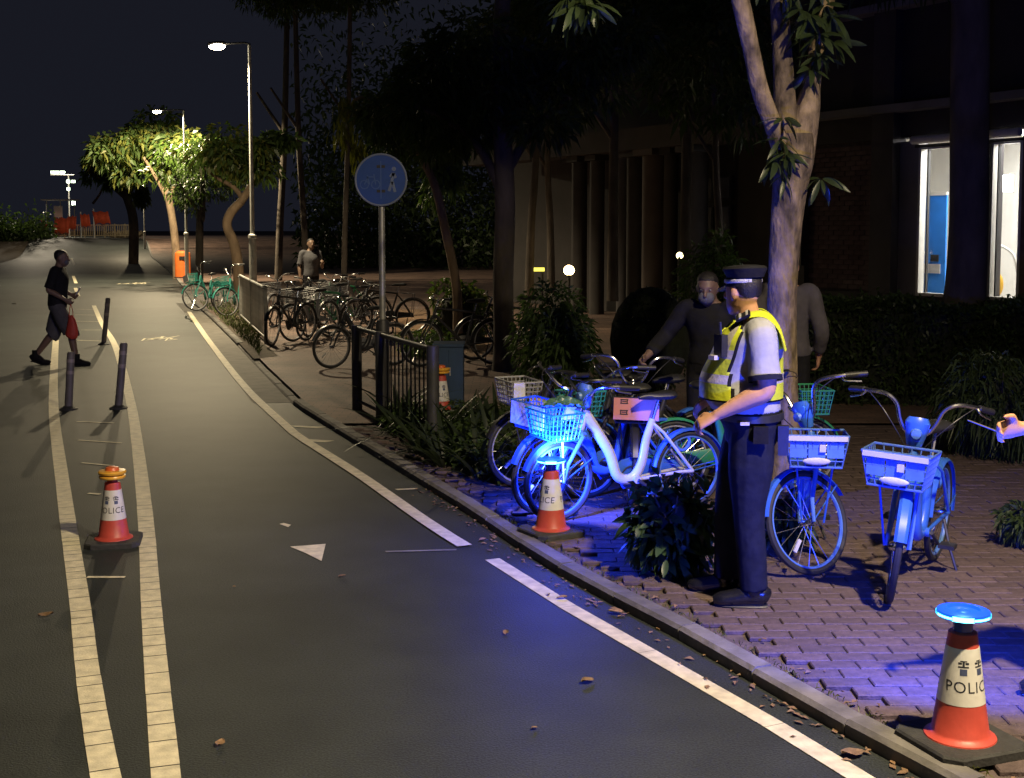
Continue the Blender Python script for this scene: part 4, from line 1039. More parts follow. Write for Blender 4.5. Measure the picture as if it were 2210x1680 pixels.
# sleeve bands
a, m_ = j['shl'], j['ell']
for s in 'lr':
    a, m_ = j['sh' + s], j['el' + s]; mb = MB(); mb.tube([a.lerp(m_, .74), a.lerp(m_, .80), a.lerp(m_, .84)], [.0845, .0855, .0845], 20, cap=False); mb.build('sleeve_band', 'navy', off)
# collar
mb = MB(); mb.lathe([(.066, 0), (.072, .0), (.068, .045), (.062, .045)], 20); mb.xf(Matrix.Translation(j['neck'] + Vector((-.004, 0, -.03))) @ Matrix.Rotation(R(12), 4, 'Y') @ Matrix.Scale(1.12, 4, (0, 1, 0))); mb.build('collar', 'shirt_blue', off)
# vest: shell of the torso with arm openings
TS = torso(1, .030)
tz = np.array([p[2] for p in TS]); order = np.argsort(tz); cols = [np.array([p[i] for p in TS])[order] for i in range(5)]; tz = tz[order]
def tor(z, th, e=0.0):
    zz = max(z, 1.165) if e == 0.0 else z; g = [float(np.interp(zz, tz, c)) for c in cols]; return Vector((g[0] + (g[3] + e) * math.cos(th), g[1] + (g[4] + e) * math.sin(th), z))
vest = MB(); NT, Z0, Z1, NZ = 72, 1.065, 1.465, 44
grid = [[tor(Z0 + (Z1 - Z0) * i / NZ, 2 * math.pi * k / NT) for k in range(NT)] for i in range(NZ + 1)]
vs = [p for r_ in grid for p in r_]; keep = []; mi = []
for i in range(NZ):
    z = Z0 + (Z1 - Z0) * (i + .5) / NZ
    for k in range(NT):
        th = 2 * math.pi * (k + .5) / NT; d = math.degrees(th) % 360; d = d if d <= 180 else 360 - d
        side = abs(d - 92)
        op = 0
        op = 7 + 15 * min(1, (z - 1.03) / .22)
        if z > 1.40: op = 22 + (z - 1.40) * 120
        if side < op: continue
        if d < 9 - (z - Z0) * 2: pass
        if z > 1.40 and d < 34 * (z - 1.38) / .1: continue
        back_low = Z0 + (.0 if d > 110 else .0)
        mt = 0
        if 1.155 < z < 1.205 or 1.28 < z < 1.325: mt = 1
        elif z > 1.325 and (38 < d < 56 or 128 < d < 146): mt = 1
        if abs(side - op) < 4.5 or i == 0: mt = 2 if d < 92 else (0 if i else 2)
        if d < 3.5: mt = 2
        k2 = (k + 1) % NT; keep.append((i * NT + k, i * NT + k2, (i + 1) * NT + k2, (i + 1) * NT + k)); mi.append(mt)
vest.v = [tuple(p) for p in vs]; vest.f = keep; vest.m = mi
# shoulder straps
vo = vest.build('vest', ['vest_yellow', 'vest_silver', 'black_cloth'], off)
sm = vo.modifiers.new('solid', 'SOLIDIFY'); sm.thickness = .006; sm.offset = 1
for s in (-1, 1):
    mb = MB(); pts = [Vector((.135, s * .115, 1.33)), Vector((.105, s * .12, 1.42)), Vector((.03, s * .125, 1.495))]
    limb(mb, pts, [(.04, .008)] * 3, 5, 12, ref=(0, s * .97, -.22)); mb.build('front_strap', 'black_cloth', off); mb = MB()
    pts = [Vector((.03, s * .125, 1.498)), Vector((-.06, s * .13, 1.505)), Vector((-.13, s * .13, 1.44)), Vector((-.165, s * .125, 1.33))]
    limb(mb, pts, [(.048, .008), (.055, .008), (.065, .008), (.075, .008)], 5, 12, ref=(0, s * .97, -.22)); mb.build('shoulder_strap', 'vest_yellow', off)
    mb = MB(); q = Vector((.045, s * .165, 1.497)); mb.box(q, (.075, .05, .014), mat=Matrix.Rotation(R(-24) * s, 3, 'X') @ Matrix.Rotation(R(28), 3, 'Y')); ep = mb.build('epaulette', 'black_cloth', off, smooth=False)
    mb = MB()
    for k in (-.018, .016): mb.box(q + Vector((k, s * .003, .0085 - k * .5)), (.012, .052, .004), mat=Matrix.Rotation(R(-24) * s, 3, 'X') @ Matrix.Rotation(R(28), 3, 'Y'))
    mb.build('stripe', 'silver_braid', ep, smooth=False)
# radio on the chest
rp = tor(1.35, .75, .03); mb = MB(); mb.box(rp, (.04, .06, .11), rz=.7); ro = mb.build('radio', 'black_plastic', off)
mb = MB(); mb.tube([rp + Vector((.0, .02, .05)), rp + Vector((.005, .03, .12))], .007, 8); mb.build('aerial', 'black_plastic', ro)
mb = MB(); mb.box(rp + Vector((.035, .0, -.06)), (.03, .045, .022), rz=.7); mb.build('tag', 'vest_silver', ro)
# belt, pouch, holster
mb = MB(); g = [tor(.985, 2 * math.pi * k / 40, -.006) for k in range(40)]; mb.tube(g, (.010, .024), 8, closed=True, ref=None) if False else None
bb = MB(); vs = []
for z, e in ((.965, -.014), (.965, -.006), (1.0, -.006), (1.0, -.014)): vs += [tor(z, 2 * math.pi * k / 40, e) for k in range(40)]
bb.add(vs, [(l * 40 + k, l * 40 + (k + 1) % 40, ((l + 1) % 4) * 40 + (k + 1) % 40, ((l + 1) % 4) * 40 + k) for l in range(4) for k in range(40)]); bb.build('belt', 'black_plastic', off)
q = tor(.90, math.pi * .56, .02); mb = MB(); mb.box(q + Vector((0, -.012, .01)), (.075, .035, .085), taper=.95); mb.build('pouch', 'black_cloth', off)
q = tor(.90, math.pi * .80, .02); mb = MB(); mb.box(q + Vector((0, -.015, -.03)), (.05, .035, .15), taper=1.1); mb.build('holster', 'black_plastic', off)
q = tor(.965, math.pi * .45, .004); mb = MB(); mb.box(q, (.045, .008, .016), rz=.1); mb.build('tag', 'vest_silver', off, smooth=False)
# cap
cm_ = hmx @ Matrix.Translation((-.006, 0, .046)) @ Matrix.Rotation(R(1), 4, 'Y')
mb = MB(); mb.lathe([(.098, -.018), (.0985, .028)], 32); mb.xf(cm_ @ Matrix.Scale(.86, 4, (0, 1, 0))); cap = mb.build('cap', 'black_cloth', off)
mb = MB(); mb.lathe([(.0985, .026), (.104, .042), (.115, .062), (.118, .072), (.108, .083), (.06, .091), (0, .093)], 32); mb.xf(cm_ @ Matrix.Translation((-.014, 0, 0)) @ Matrix.Scale(.90, 4, (0, 1, 0))); mb.build('cap_crown', 'black_cloth', off)
mb = MB(); vs = []; n = 44
for i in range(n + 1):
    a = R(-155 + 310 * i / n)
    for r_, z in ((.1, .0), (.1022, .003), (.1022, .018), (.1, .021)): vs.append((r_ * math.cos(a), .87 * r_ * math.sin(a), z))
mb.add(vs, [(i * 4 + k, i * 4 + k + 1, i * 4 + 5 + k, i * 4 + 4 + k) for i in range(n) for k in range(3)]); mb.xf(cm_); mb.build('cap_band', 'silver_braid', off)
mb = MB(); vs = []; n = 15
for i in range(n):
    a = R(-62 + 124 * i / (n - 1)); c_ = math.cos((i / (n - 1) - .5) * math.pi)
    for r_, z in ((.096, .0), (.098 + .062 * c_, -.004 - .034 * c_), (.098 + .062 * c_, -.009 - .034 * c_), (.096, -.006)): vs.append((r_ * math.cos(a), .87 * r_ * math.sin(a), z))
mb.add(vs, [(i * 4 + k, i * 4 + (k + 1) % 4, i * 4 + 4 + (k + 1) % 4, i * 4 + 4 + k) for i in range(n - 1) for k in range(4)]); mb.xf(cm_); mb.build('cap_peak', 'boot', off)

# --- walking person on the left
pw = G(128, 789, 0)
WJ = dict(pelvis=(.0, 0, .90), waist=(.01, 0, 1.05), chest=(.025, 0, 1.26), sh=(.02, 0, 1.40), neck=(.035, 0, 1.46), head=(.075, 0, 1.575), shl=(.02, .18, 1.385), ell=(-.05, .22, 1.12), wrl=(.16, .16, 1.03), shr=(.02, -.18, 1.385), elr=(-.06, -.22, 1.12), wrr=(.17, -.19, .97),
          hil=(.0, .085, .87), knl=(-.10, .09, .48), anl=(-.36, .09, .14), tol=(-.22, .10, .035), hir=(0, -.085, .87), knr=(.20, -.09, .50), anr=(.27, -.09, .095), tor=(.42, -.10, .03))
wk, j2, hm2, _ = person('person walking across the path in dark top and long grey shorts', pw, 4, WJ, skin='skin_dark', top='black_cloth', bottom='grey_cloth', shoe='black_cloth', sleeve=.58, leg=.62, legw=1.30, curl=(.9, 1.1), headrot=(0, 6, 0), vox=.013)
mb = MB(); mb.ell((.074, 0, -.055), (.036, .058, .045), 12, 8); mb.xf(hm2); mb.build('face_mask', 'mask_pale', wk)
bp_ = wk.matrix_basis if False else None
def world(o, p): return Matrix.Translation(o.location) @ o.rotation_euler.to_matrix().to_4x4() @ Matrix.Diagonal((*o.scale, 1)) @ Vector(p)
hp = world(wk, j2['wrr'] + Vector((.07, 0, -.06)))
mb = MB(); limb(mb, [(0, 0, -.16), (.01, 0, -.22), (.012, 0, -.36), (.0, 0, -.46), (-.01, 0, -.50)], [(.015, .01), (.05, .04), (.085, .06), (.09, .065), (.05, .04)], 4, 12, ref=(1, 0, 0))
sb = mb.build('shopping_bag', 'bag_red'); sb.location = hp; tag(sb, 'red plastic shopping bag hanging from the walking person\'s hand', 'shopping bag')
mb = MB()
for s in (-1, 1): limb(mb, [(.03 * s, .0, -.19), (.022 * s, .01, -.09), (0, 0, 0)], [.006, .005, .005], 4, 6)
mb.build('strap', 'bag_red', sb)
hp = world(wk, j2['wrl'] + Vector((.085, -.02, .02))); mb = MB(); mb.box((0, 0, .03), (.012, .07, .14)); o = mb.build('phone', 'bag_white', smooth=False); o.location = hp; o.rotation_euler = (0, .5, .1); tag(o, 'pale phone held up by the walking person', 'phone')

# --- dark clothed person behind the salmon panel bicycle
pd = G(1530, 1040, PZ)
dk, j3, hm3, _ = person('person in black with a face mask reaching for a handlebar behind the officer', pd, -118, dict(head=(.09, 0, 1.49), neck=(.03, 0, 1.40), sh=(.02, 0, 1.34), chest=(.02, 0, 1.22), waist=(0, 0, 1.03), shl=(.03, .19, 1.33), shr=(.03, -.19, 1.33), elr=(.06, -.34, 1.12), wrr=(.32, -.40, .97), ell=(0, .26, 1.08), wrl=(.18, .22, .98)), skin='skin_dark', top='black_cloth', bottom='black_cloth', sleeve=.8, headrot=(10, 18, 0), curl=(.7, .95), vox=.014)
mb = MB(); mb.ell((.070, 0, -.05), (.048, .062, .056), 14, 10); mb.xf(hm3); mb.build('face_mask', 'mask_pale', dk)
# --- person in grey shirt behind the trunk
pg = G(1690, 1012, PZ) + Vector((.045, .15, 0))
person('person in a grey shirt seen past the tree trunk behind the officer', pg, 70, dict(ell=(-.08, .27, 1.12), wrl=(.10, .22, .92), elr=(-.06, -.28, 1.12), wrr=(.06, -.25, .90)), top='purple_grey', bottom='black_cloth', sleeve=.8, vox=.014, build=1.05)
# --- person behind the parked bicycles
person('person in a grey shirt holding a phone behind the parked bicycles', G(672, 686, PZ), -60, dict(ell=(.05, .24, 1.12), wrl=(.24, .18, 1.22)), top='grey_cloth', bottom='black_cloth', sleeve=.55, vox=.018, curl=(.9, .4), skin='skin_dark')
# --- officer at the right edge, hand with a pen
pr = V(2445, 1545, G(2200, 1530, PZ).y); pr.z = PZ
hx = V(2192, 925, pr.y)
loc = Vector((pr.x, pr.y, 0)); yaw = 176
ca, sa = math.cos(R(yaw)), math.sin(R(yaw))
def tol(p, o): d = p - Vector((o.x, o.y, PZ)); return Vector((d.x * ca + d.y * sa, -d.x * sa + d.y * ca, d.z))
wl = tol(hx, pr)
# shoe positions so that one toe shows at the frame edge
rt, j4, hm4, tor4 = person('officer cut off by the right edge, only a hand with a pen in view', (pr.x, pr.y, PZ), yaw, dict(shl=(.0, .2, 1.41), ell=(-.02, .27, 1.14), wrl=(.10, .22, 1.0), shr=(0, -.2, 1.41), elr=(wl.x - .25, wl.y - .07, wl.z + .01), wrr=(wl.x - .02, wl.y, wl.z), hir=(0, -.09, .9), knr=(.04, -.1, .49), anr=(.20, -.11, .09), tor=(.35, -.12, .03)), top='vest_yellow', bottom='navy', sleeve=.66, curl=(.4, .6), thumb={'r': ((.25, .3, 1), (-.15, -1, .2)), 'l': ((1, 0, .2), (0, 1, 0))}, vox=.011)
mb = MB(); p0 = hx + Vector((-.11, -.01, .0)); mb.tube([p0 + Vector((.06, 0, -.02)), p0 + Vector((-.085, .0, .035))], [.0035, .0028], 8); o = mb.build('pen', 'bollard_grey'); tag(o, 'thin pen held by the hand at the right edge', 'pen')
# ------------------------------------------------------------------ trees
def wpx(r, Y): return r / FPX * Y
def tree(name, label, Y, trunk, limbs, mat, base=None, group=None):
    """trunk / limbs: list of (x, y, radius px, dY) in photo coordinates at depth Y -> real tapered limbs"""
    b = V(trunk[0][0], trunk[0][1], Y); t = thing(name, label, 'tree', b, 0, group)
    def conv(l): return [V(x, y, Y + dy) - b for x, y, r, dy in l], [wpx(r, Y) for x, y, r, dy in l]
    p, r = conv(trunk); mb = MB(); limb(mb, p, r, 6, 14); mb.build('trunk', mat, t)
    for l in limbs:
        p, r = conv(l); mb = MB(); limb(mb, p, r, 6, 10); mb.build('limb', mat, t)
    return t, b
Y1 = G(1693, 1068, PZ).y
T1, tb = tree('street_tree', 'forked tree with pale mottled bark directly behind the officer', Y1,
    [(1693, 1068, 44, 0), (1691, 980, 40, 0), (1688, 850, 35, 0), (1688, 650, 32, 0), (1696, 500, 34, 0), (1706, 400, 38, 0), (1715, 340, 42, 0), (1716, 290, 38, 0)],
    [[(1705, 380, 24, 0), (1676, 290, 20, -.05), (1642, 200, 19, -.1), (1622, 110, 18, -.15), (1598, 0, 19, -.2), (1560, -160, 16, -.2), (1480, -420, 12, -.2)],
     [(1712, 330, 26, 0), (1696, 240, 25, .05), (1690, 140, 22, .1), (1682, 0, 20, .15), (1676, -200, 16, .2), (1700, -450, 11, .2)],
     [(1722, 350, 34, 0), (1742, 240, 28, .05), (1752, 180, 20, .1), (1772, 60, 15, .2), (1820, -100, 12, .3)],
     [(1560, -160, 9, -.2), (1420, -150, 6, -.6), (1310, -70, 4, -.9), (1262, 0, 2.5, -1.0)]], 'bark')
M('hero_leaf', (.050, .075, .030), .35, .3, 2.0, 0, spec=.5)
P, D, LL = [], [], []
def ros(x, y, dY, n, L, droop=1.0):
    a, b_, c = rosette(V(x, y, Y1 + dY) - tb, n, L, droop); P.extend(a); D.extend(b_); LL.extend(c)
for x, y, dY, n, L in ((1684, 300, -.16, 12, .20), (1672, 345, -.18, 10, .20), (1700, 330, -.2, 12, .18), (1690, 255, -.15, 9, .16), (1694, 380, -.17, 6, .15), (1772, 385, -.1, 11, .17),
                       (1745, 30, -.1, 14, .2), (1770, 75, -.1, 14, .2), (1795, 35, 0, 12, .2), (1725, 20, -.1, 10, .18), (1765, 120, -.05, 13, .18), (1800, 90, 0, 11, .2), (1748, 150, -.05, 9, .17), (1780, 10, 0, 12, .2), (1700, -30, -.1, 12, .2), (1760, -40, -.1, 12, .2),
                       (1245, 12, -1.0, 13, .19), (1280, 8, -1.0, 10, .18), (1262, -14, -1.0, 10, .2), (1225, -10, -1.0, 8, .2), (1820, -60, .2, 12, .2), (1640, -60, -.2, 12, .2)):
    ros(x, y, dY, n, L)
hero_leaves(T1, P[:290], D[:290], LL[:290], 'hero_leaf', .24)
cc = V(1640, -420, Y1) - tb
foliage('foliage', 2600, cc, (2.6, 1.9, .8), .19, .05, 'leaf_dark', T1, 'stuff', lumps=26, lump=.22)

Y2 = G(1088, 800, PZ).y
T2, b_ = tree('dark_tree', 'dark straight tree trunk between the shrubs, right of the blue sign', Y2,
    [(1090, 806, 30, 0), (1088, 740, 23, 0), (1086, 600, 22, 0), (1090, 450, 22, 0), (1085, 300, 20, 0), (1080, 120, 18, 0), (1090, -80, 16, 0)],
    [[(1086, 420, 12, 0), (1040, 330, 9, 0), (980, 270, 7, -.3), (900, 230, 5, -.8)], [(1088, 380, 12, 0), (1150, 280, 9, .3), (1230, 210, 6, .4)]], 'bark_dark')
foliage('foliage', 5200, V(1010, 200, Y2) - b_, (2.3, 1.6, 1.2), .20, .05, 'leaf_dark', T2, 'stuff', lumps=26, lump=.22)
foliage('foliage', 2600, V(1200, 120, Y2 + .5) - b_, (1.8, 1.4, 1.3), .20, .05, 'leaf_dark', T2, 'stuff', lumps=20, lump=.22)
Y3 = 14.6
T3, b_ = tree('large_tree', 'very thick dark trunk standing in front of the lit windows', Y3,
    [(2062, 850, 66, 0), (2068, 740, 56, 0), (2082, 640, 44, 0), (2090, 480, 40, 0), (2092, 300, 40, 0), (2094, 100, 40, 0), (2096, -150, 38, 0)],
    [[(2092, 40, 20, 0), (2020, -80, 15, 0), (1900, -200, 10, 0)]], 'bark_dark')
foliage('foliage', 2600, V(2040, -150, Y3) - b_, (2.4, 1.5, .8), .2, .05, 'leaf_dark', T3, 'stuff', lumps=20, lump=.25)
Y6 = 20.0
T6, b6 = tree('leaning_tree', 'slender leaning tree behind the blue sign, its hanging leaves yellow-green', Y6,
    [(988, 720, 11, 0), (985, 620, 10, 0), (962, 500, 9.5, 0), (938, 400, 9, 0), (905, 330, 8, 0), (880, 260, 7, 0)],
    [[(905, 330, 6, 0), (860, 285, 5, -.3), (800, 215, 4, -.6), (765, 215, 3, -.8)], [(880, 260, 5, 0), (900, 180, 4, 0), (960, 120, 3, 0)]], 'bark_brown')
M('yellow_leaf', (.15, .15, .03), .4, .3, 2.0, 0, spec=.4)
P, D, LL = [], [], []
rr = random.Random(5)
for k in range(110):
    u = rr.random(); x = 745 + rr.gauss(0, 14) + 25 * (u > .75); y = 205 + u * 125; p = V(x, y, Y6 - .8 + rr.uniform(-.3, .3)) - b6
    P.append(p); D.append(Vector((rr.uniform(-.5, .5), rr.uniform(-.5, .5), -1.0))); LL.append(rr.uniform(.16, .30))
for k in range(26):
    P.append(V(780 + rr.gauss(0, 12), 330 + rr.uniform(-20, 40), Y6 - .8) - b6); D.append(Vector((rr.uniform(-.5, .5), rr.uniform(-.5, .5), -1.0))); LL.append(rr.uniform(.14, .25))
hero_leaves(T6, P, D, LL, 'yellow_leaf', .2)
foliage('foliage', 2600, V(870, 250, Y6) - b6, (1.15, 1.0, .75), .2, .05, 'leaf_dark', T6, 'stuff', lumps=18, lump=.25)
foliage('foliage', 900, V(950, 370, Y6 + .4) - b6, (.45, .5, .7), .2, .045, 'leaf_mid', T6, 'stuff', lumps=10, lump=.3)
# lit trees at the path bend
Y4 = 37.0
T4, b_ = tree('path_tree', 'tree with a bent brown trunk behind the teal bicycles, leaves lit by the lamp', Y4,
    [(515, 655, 13, 0), (515, 590, 12, 0), (506, 530, 11, 0), (490, 488, 10, 0), (498, 460, 10, 0), (520, 436, 9, 0)],
    [[(520, 436, 9, 0), (534, 415, 8, 0), (548, 390, 6, 0), (570, 350, 4, 0)], [(525, 432, 6, 0), (505, 405, 5, 0), (470, 385, 4, 0), (440, 360, 3, 0)]], 'bark_brown')
foliage('foliage', 2600, V(535, 330, Y4) - b_, (2.0, 1.6, 1.0), .26, .10, ['leaf_mid', 'leaf_mid', 'leaf_yellow'], T4, 'stuff', lumps=22, lump=.28)
foliage('foliage', 500, V(610, 310, Y4) - b_, (.6, .8, .42), .26, .10, 'leaf_mid', T4, 'stuff', lumps=9, lump=.3)
Y5 = 50.5
T5, b_ = tree('path_tree', 'tree with bright lit crown around the second lamp, trunk behind the orange bin', Y5,
    [(383, 602, 10, .6), (380, 540, 9, .6), (373, 480, 8, .6), (366, 440, 8, .6), (358, 400, 7, .6)],
    [[(366, 440, 5, .6), (340, 390, 4, .4), (310, 340, 3, 0)], [(366, 430, 5, .6), (390, 370, 4, .4), (420, 330, 3, 0)]], 'bark_brown')
foliage('foliage', 4300, V(330, 325, Y5 + .6) - b_, (3.3, 2.2, 1.75), .34, .14, ['leaf_mid', 'leaf_mid', 'leaf_yellow'], T5, 'stuff', lumps=24, lump=.27)
foliage('foliage', 700, V(420, 320, Y5 - .8) - b_, (1.25, .9, .9), .34, .14, ['leaf_mid', 'leaf_yellow'], T5, 'stuff', lumps=12, lump=.3)
Y7 = 74.0
T7, b_ = tree('path_tree', 'dark farther tree left of the lit crown, over the orange barriers', Y7,
    [(288, 575, 11, 0), (288, 480, 10, 0), (275, 430, 9, 0), (255, 390, 7, 0)],
    [[(275, 430, 6, 0), (240, 400, 5, 0), (205, 370, 4, 0)], [(200, 440, 3, 2), (215, 420, 2.5, 2), (225, 395, 2, 2)]], 'bark_brown')
foliage('foliage', 3400, V(240, 355, Y7) - b_, (2.5, 2.2, 2.0), .42, .16, 'leaf_mid', T7, 'stuff', lumps=24, lump=.27)
foliage('foliage', 260, V(300, 425, Y7 - 3) - b_, (.55, .6, .85), .42, .16, 'leaf_yellow', T7, 'stuff', lumps=6, lump=.4)
# dim trees of the grove behind
for i, (x, yb, Y, r, tilt, yt) in enumerate(((662, 640, 44, 8, -18, -80), (742, 640, 40, 7, 10, -120), (1142, 640, 25, 10, 14, 60), (1190, 640, 27, 9, -8, 90), (1322, 650, 23, 13, 3, -40), (1478, 650, 22, 14, 4, -60), (600, 640, 48, 9, 14, -60), (1555, 640, 20, 10, -10, 60), (430, 610, 46, 9, 6, 330))):
    lab = ['slim dim trunk left of the sign, behind the parked row', 'thin grove tree close to the left of the sign', 'dim grove tree right of the dark straight trunk', 'grove tree left of the warm garden lamp', 'grove tree beside the pale columns', 'grove tree at the right end of the colonnade', 'grove tree right of the tall lamp post', 'grove tree above the officer\'s cap', 'grove tree between the teal bicycles and the second lamp post'][i]
    t, b_ = tree('grove_tree', lab, Y, [(x, yb, r, 0), (x + tilt * .3, yb - 150, r * .85, 0), (x + tilt, (yb + yt) / 2, r * .75, 0), (x + tilt * 1.5, yt, r * .6, 0)], [[(x + tilt, (yb + yt) / 2, r * .45, 0), (x + tilt - 60, (yb + yt) / 2 - 90, r * .3, 0)]], 'bark_dark')
    foliage('foliage', 3000, V(x + tilt * 1.5, yt + 40, Y) - b_, (2.6, 2.0, 1.9), .24, .07, 'leaf_dark', t, 'stuff', lumps=26, lump=.24)

# ------------------------------------------------------------------ shrubs and hedges
def shrub(name, label, base, r, n, L, W, mat, cat='shrub', hero=0, lumps=12, lump=.42, group=None, droop=.35, twigs=True, core=0.0):
    t = thing(name, label, cat, base, 0, group); c = Vector((0, 0, r[2] * .92))
    if twigs:
        mb = MB(); q = random.Random(hash(label) % 1000)
        for k in range(9):
            a = q.uniform(0, 6.28); e = Vector((math.cos(a) * r[0] * q.uniform(.2, .8), math.sin(a) * r[1] * q.uniform(.2, .8), r[2] * q.uniform(1.0, 1.6)))
            limb(mb, [(0, 0, -.03), e * .4 + Vector((0, 0, .1)), e], [.016, .010, .004], 3, 5)
        mb.build('stems', 'twig', t)
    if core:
        mb = MB(); mb.ell(c, (r[0] * core, r[1] * core, r[2] * core), 16, 10); mb.build('light_block_core', 'leaf_core', t)  # solid dark core, added inside the leaves to block light
    if hero:
        P_, d_ = blob_pts(hero, c, r, .6, lumps, lump); P_[:, 2] = np.maximum(P_[:, 2], .05)
        hero_leaves(t, P_, [Vector(q) + Vector((random.uniform(-.4, .4), random.uniform(-.4, .4), random.uniform(-.5, .2))) for q in d_], RNG.uniform(.7, 1.25, hero) * L, mat, W / L)
    foliage('foliage', n, c, r, L, W, mat, t, 'stuff', lumps, lump, droop, zmin=.03)
    return t
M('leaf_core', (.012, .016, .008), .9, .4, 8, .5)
M('bush_leaf', (.045, .085, .035), .38, .3, 2.0, 0, spec=.5)
shrub('leafy_shrub', 'dark leafy shrub on the pavement at the officer\'s feet, in front of the bicycles', G(1452, 1236, PZ), (.30, .26, .32), 800, .11, .045, 'bush_leaf', hero=260, lumps=14, core=.5)
shrub('leafy_shrub', 'leafy shrub between the officer\'s leg and the turned blue wheel', G(1690, 1182, PZ), (.15, .2, .22), 330, .095, .032, 'bush_leaf', hero=60, core=.4)
shrub('round_shrub', 'rounded pale-leaved shrub left of the dark trunk', G(995, 748, PZ), (.62, .6, .60), 3200, .12, .05, ['leaf_mid', 'leaf_mid', 'leaf_yellow'], core=.55)
shrub('tall_shrub', 'feathery tall shrub right of the dark trunk', G(1205, 850, PZ), (.62, .55, .72), 4200, .12, .035, 'leaf_mid', lumps=18, core=.5)
shrub('clipped_shrub', 'big rounded dark clipped shrub left of the officer', G(1402, 862, PZ), (.56, .6, .74), 7000, .055, .028, 'leaf_dark', lumps=40, lump=.36, core=.82)
shrub('pale_shrub', 'loose grey-green shrub behind the officer\'s cap', G(1540, 790, PZ), (.5, .5, 1.1), 2200, .15, .04, 'leaf_mid', core=.3)
shrub('arching_shrub', 'grassy arching shrub behind the wide handlebars at the right edge', G(2160, 1000, PZ) + Vector((.1, .3, 0)), (.52, .5, .50), 3200, .18, .022, 'leaf_dark', lumps=16, droop=.7, core=.5)
shrub('low_shrub', 'low dark shrub cut by the right edge of the view, beyond the officer\'s hand', G(2205, 1176, PZ), (.17, .2, .17), 900, .08, .02, 'leaf_dark', lumps=9, core=.5)
shrub('undergrowth_shrub', 'low shrub under the round sign by the sleeve of its post', G(905, 770, PZ), (.6, .6, .25), 1200, .1, .03, 'leaf_mid', core=.3)
# clipped hedge row to the right
h0 = G(1700, 872, PZ); h1 = G(2420, 880, PZ); hd = (h1 - h0); hl = hd.length
hedge = thing('hedge', 'long dark clipped hedge below the lit windows', 'hedge', h0, math.atan2(hd.y, hd.x))
mb = MB(); mb.box((hl / 2, .35, .5), (hl - .1, .6, 1.0)); mb.build('light_block_core', 'leaf_core', hedge, smooth=False)  # added dark box within the hedge, stops light passing through
n = 15000; u = RNG.uniform(-.05, hl, n); f = RNG.integers(0, 3, n)
wv = .05 * np.sin(u * 2.2) + .04 * np.sin(u * 5.1 + 1)
P_ = np.stack([u, np.where(f == 0, RNG.uniform(0, .75, n), np.where(f == 1, RNG.normal(.0, .05, n), RNG.normal(.7, .05, n))), np.where(f == 0, 1.07 + wv + RNG.normal(0, .035, n), RNG.uniform(0, 1.1, n))], 1)
D_ = RNG.normal(size=(n, 3)) * .7; D_[:, 1] -= .8 * (f == 1); D_[:, 2] += .7 * (f == 0)
leaf_mesh('foliage', P_, D_, .07 * RNG.uniform(.7, 1.3, n), .03, ['leaf_dark', 'leaf_mid'], hedge, 'stuff', .2)
# hedge at the far left
p = V(-40, 590, 52); fh = thing('hedge', 'dark hedge at the far left edge of the path', 'hedge', (p.x, 52, 0), .35)
mb = MB(); mb.box((-1.2, 4, .6), (2.4, 9, 1.2)); mb.build('light_block_core', 'leaf_core', fh, smooth=False)  # added core again, keeps light from crossing the hedge
n = 2600; P_ = np.stack([RNG.uniform(-2.5, .1, n), RNG.uniform(-.6, 8.6, n), RNG.uniform(0, 1.35, n)], 1); f = RNG.integers(0, 2, n); P_[f == 0, 2] = RNG.normal(1.28, .06, (f == 0).sum()); P_[f == 1, 0] = RNG.normal(.05, .05, (f == 1).sum())
k_ = RNG.random(n) < .3; P_[k_, 1] = RNG.normal(-.6, .05, k_.sum())
leaf_mesh('foliage', P_, RNG.normal(size=(n, 3)), .16, .07, ['leaf_mid', 'leaf_dark'], fh, 'stuff')
# strappy plants in the bed behind the kerb
def strap_plant(label, base, n, L, mat='strap_leaf'):
    t = thing('strappy_plant', label, 'plant', base, random.uniform(0, 6), 'strappy plants in the bed behind the kerb')
    for k in range(n):
        o = link('leaf', random.choice(STRAPS), t); a = random.uniform(0, 6.28); l = L * random.uniform(.65, 1.2)
        o.rotation_euler = (0, -R(random.uniform(35, 78)), a); o.scale = (l, l, l); o.location = (.05 * math.cos(a), .05 * math.sin(a), 0)
    return t
M('strap_leaf', (.03, .042, .024), .4, .3, 2, 0, spec=.5)
STRAPS = [hero_leaf_mesh('leaf', 1.0, .075, 'strap_leaf', c) for c in (.3, .5, .75, .95)]
spots = [(868, 948), (905, 930), (948, 955), (1000, 985), (910, 985), (960, 1012), (1030, 1012), (1062, 985), (1010, 940), (1075, 945), (855, 905), (1040, 1040)]
labs = ['strappy plant at the sign end of the bed', 'strappy plant just left of the half hidden cone', 'strappy plant in front of the half hidden cone', 'strappy plant right of the half hidden cone', 'strappy plant nearest the kerb on the sign side', 'strappy plant in the middle of the kerb side', 'strappy plant nearest the silver bicycle wheel at the kerb', 'strappy plant left of the silver bicycle wheel', 'strappy plant between utility box and bicycles', 'strappy plant farthest right under the dark trunk', 'strappy plant at the foot of the sign post', 'strappy plant at the kerb corner of the bed']
for (x, y), lb in zip(spots, labs): strap_plant(lb, G(x, y, PZ - .02), 24, .50)
n = 2600; q = [G(random.uniform(830, 1110), random.uniform(900, 1045), PZ) for _ in range(n * 3)]
q = [p for p in q if p.x - kx(p.y) > .42][:n]
P_ = np.array([tuple(p) for p in q]); P_[:, 2] += RNG.uniform(0, .16, len(q)); D_ = RNG.normal(size=(len(q), 3)); D_[:, 2] = abs(D_[:, 2])
o = leaf_mesh('undergrowth', P_, D_, .16, .028, ['leaf_dark', 'leaf_mid'], None, 'stuff', .5)
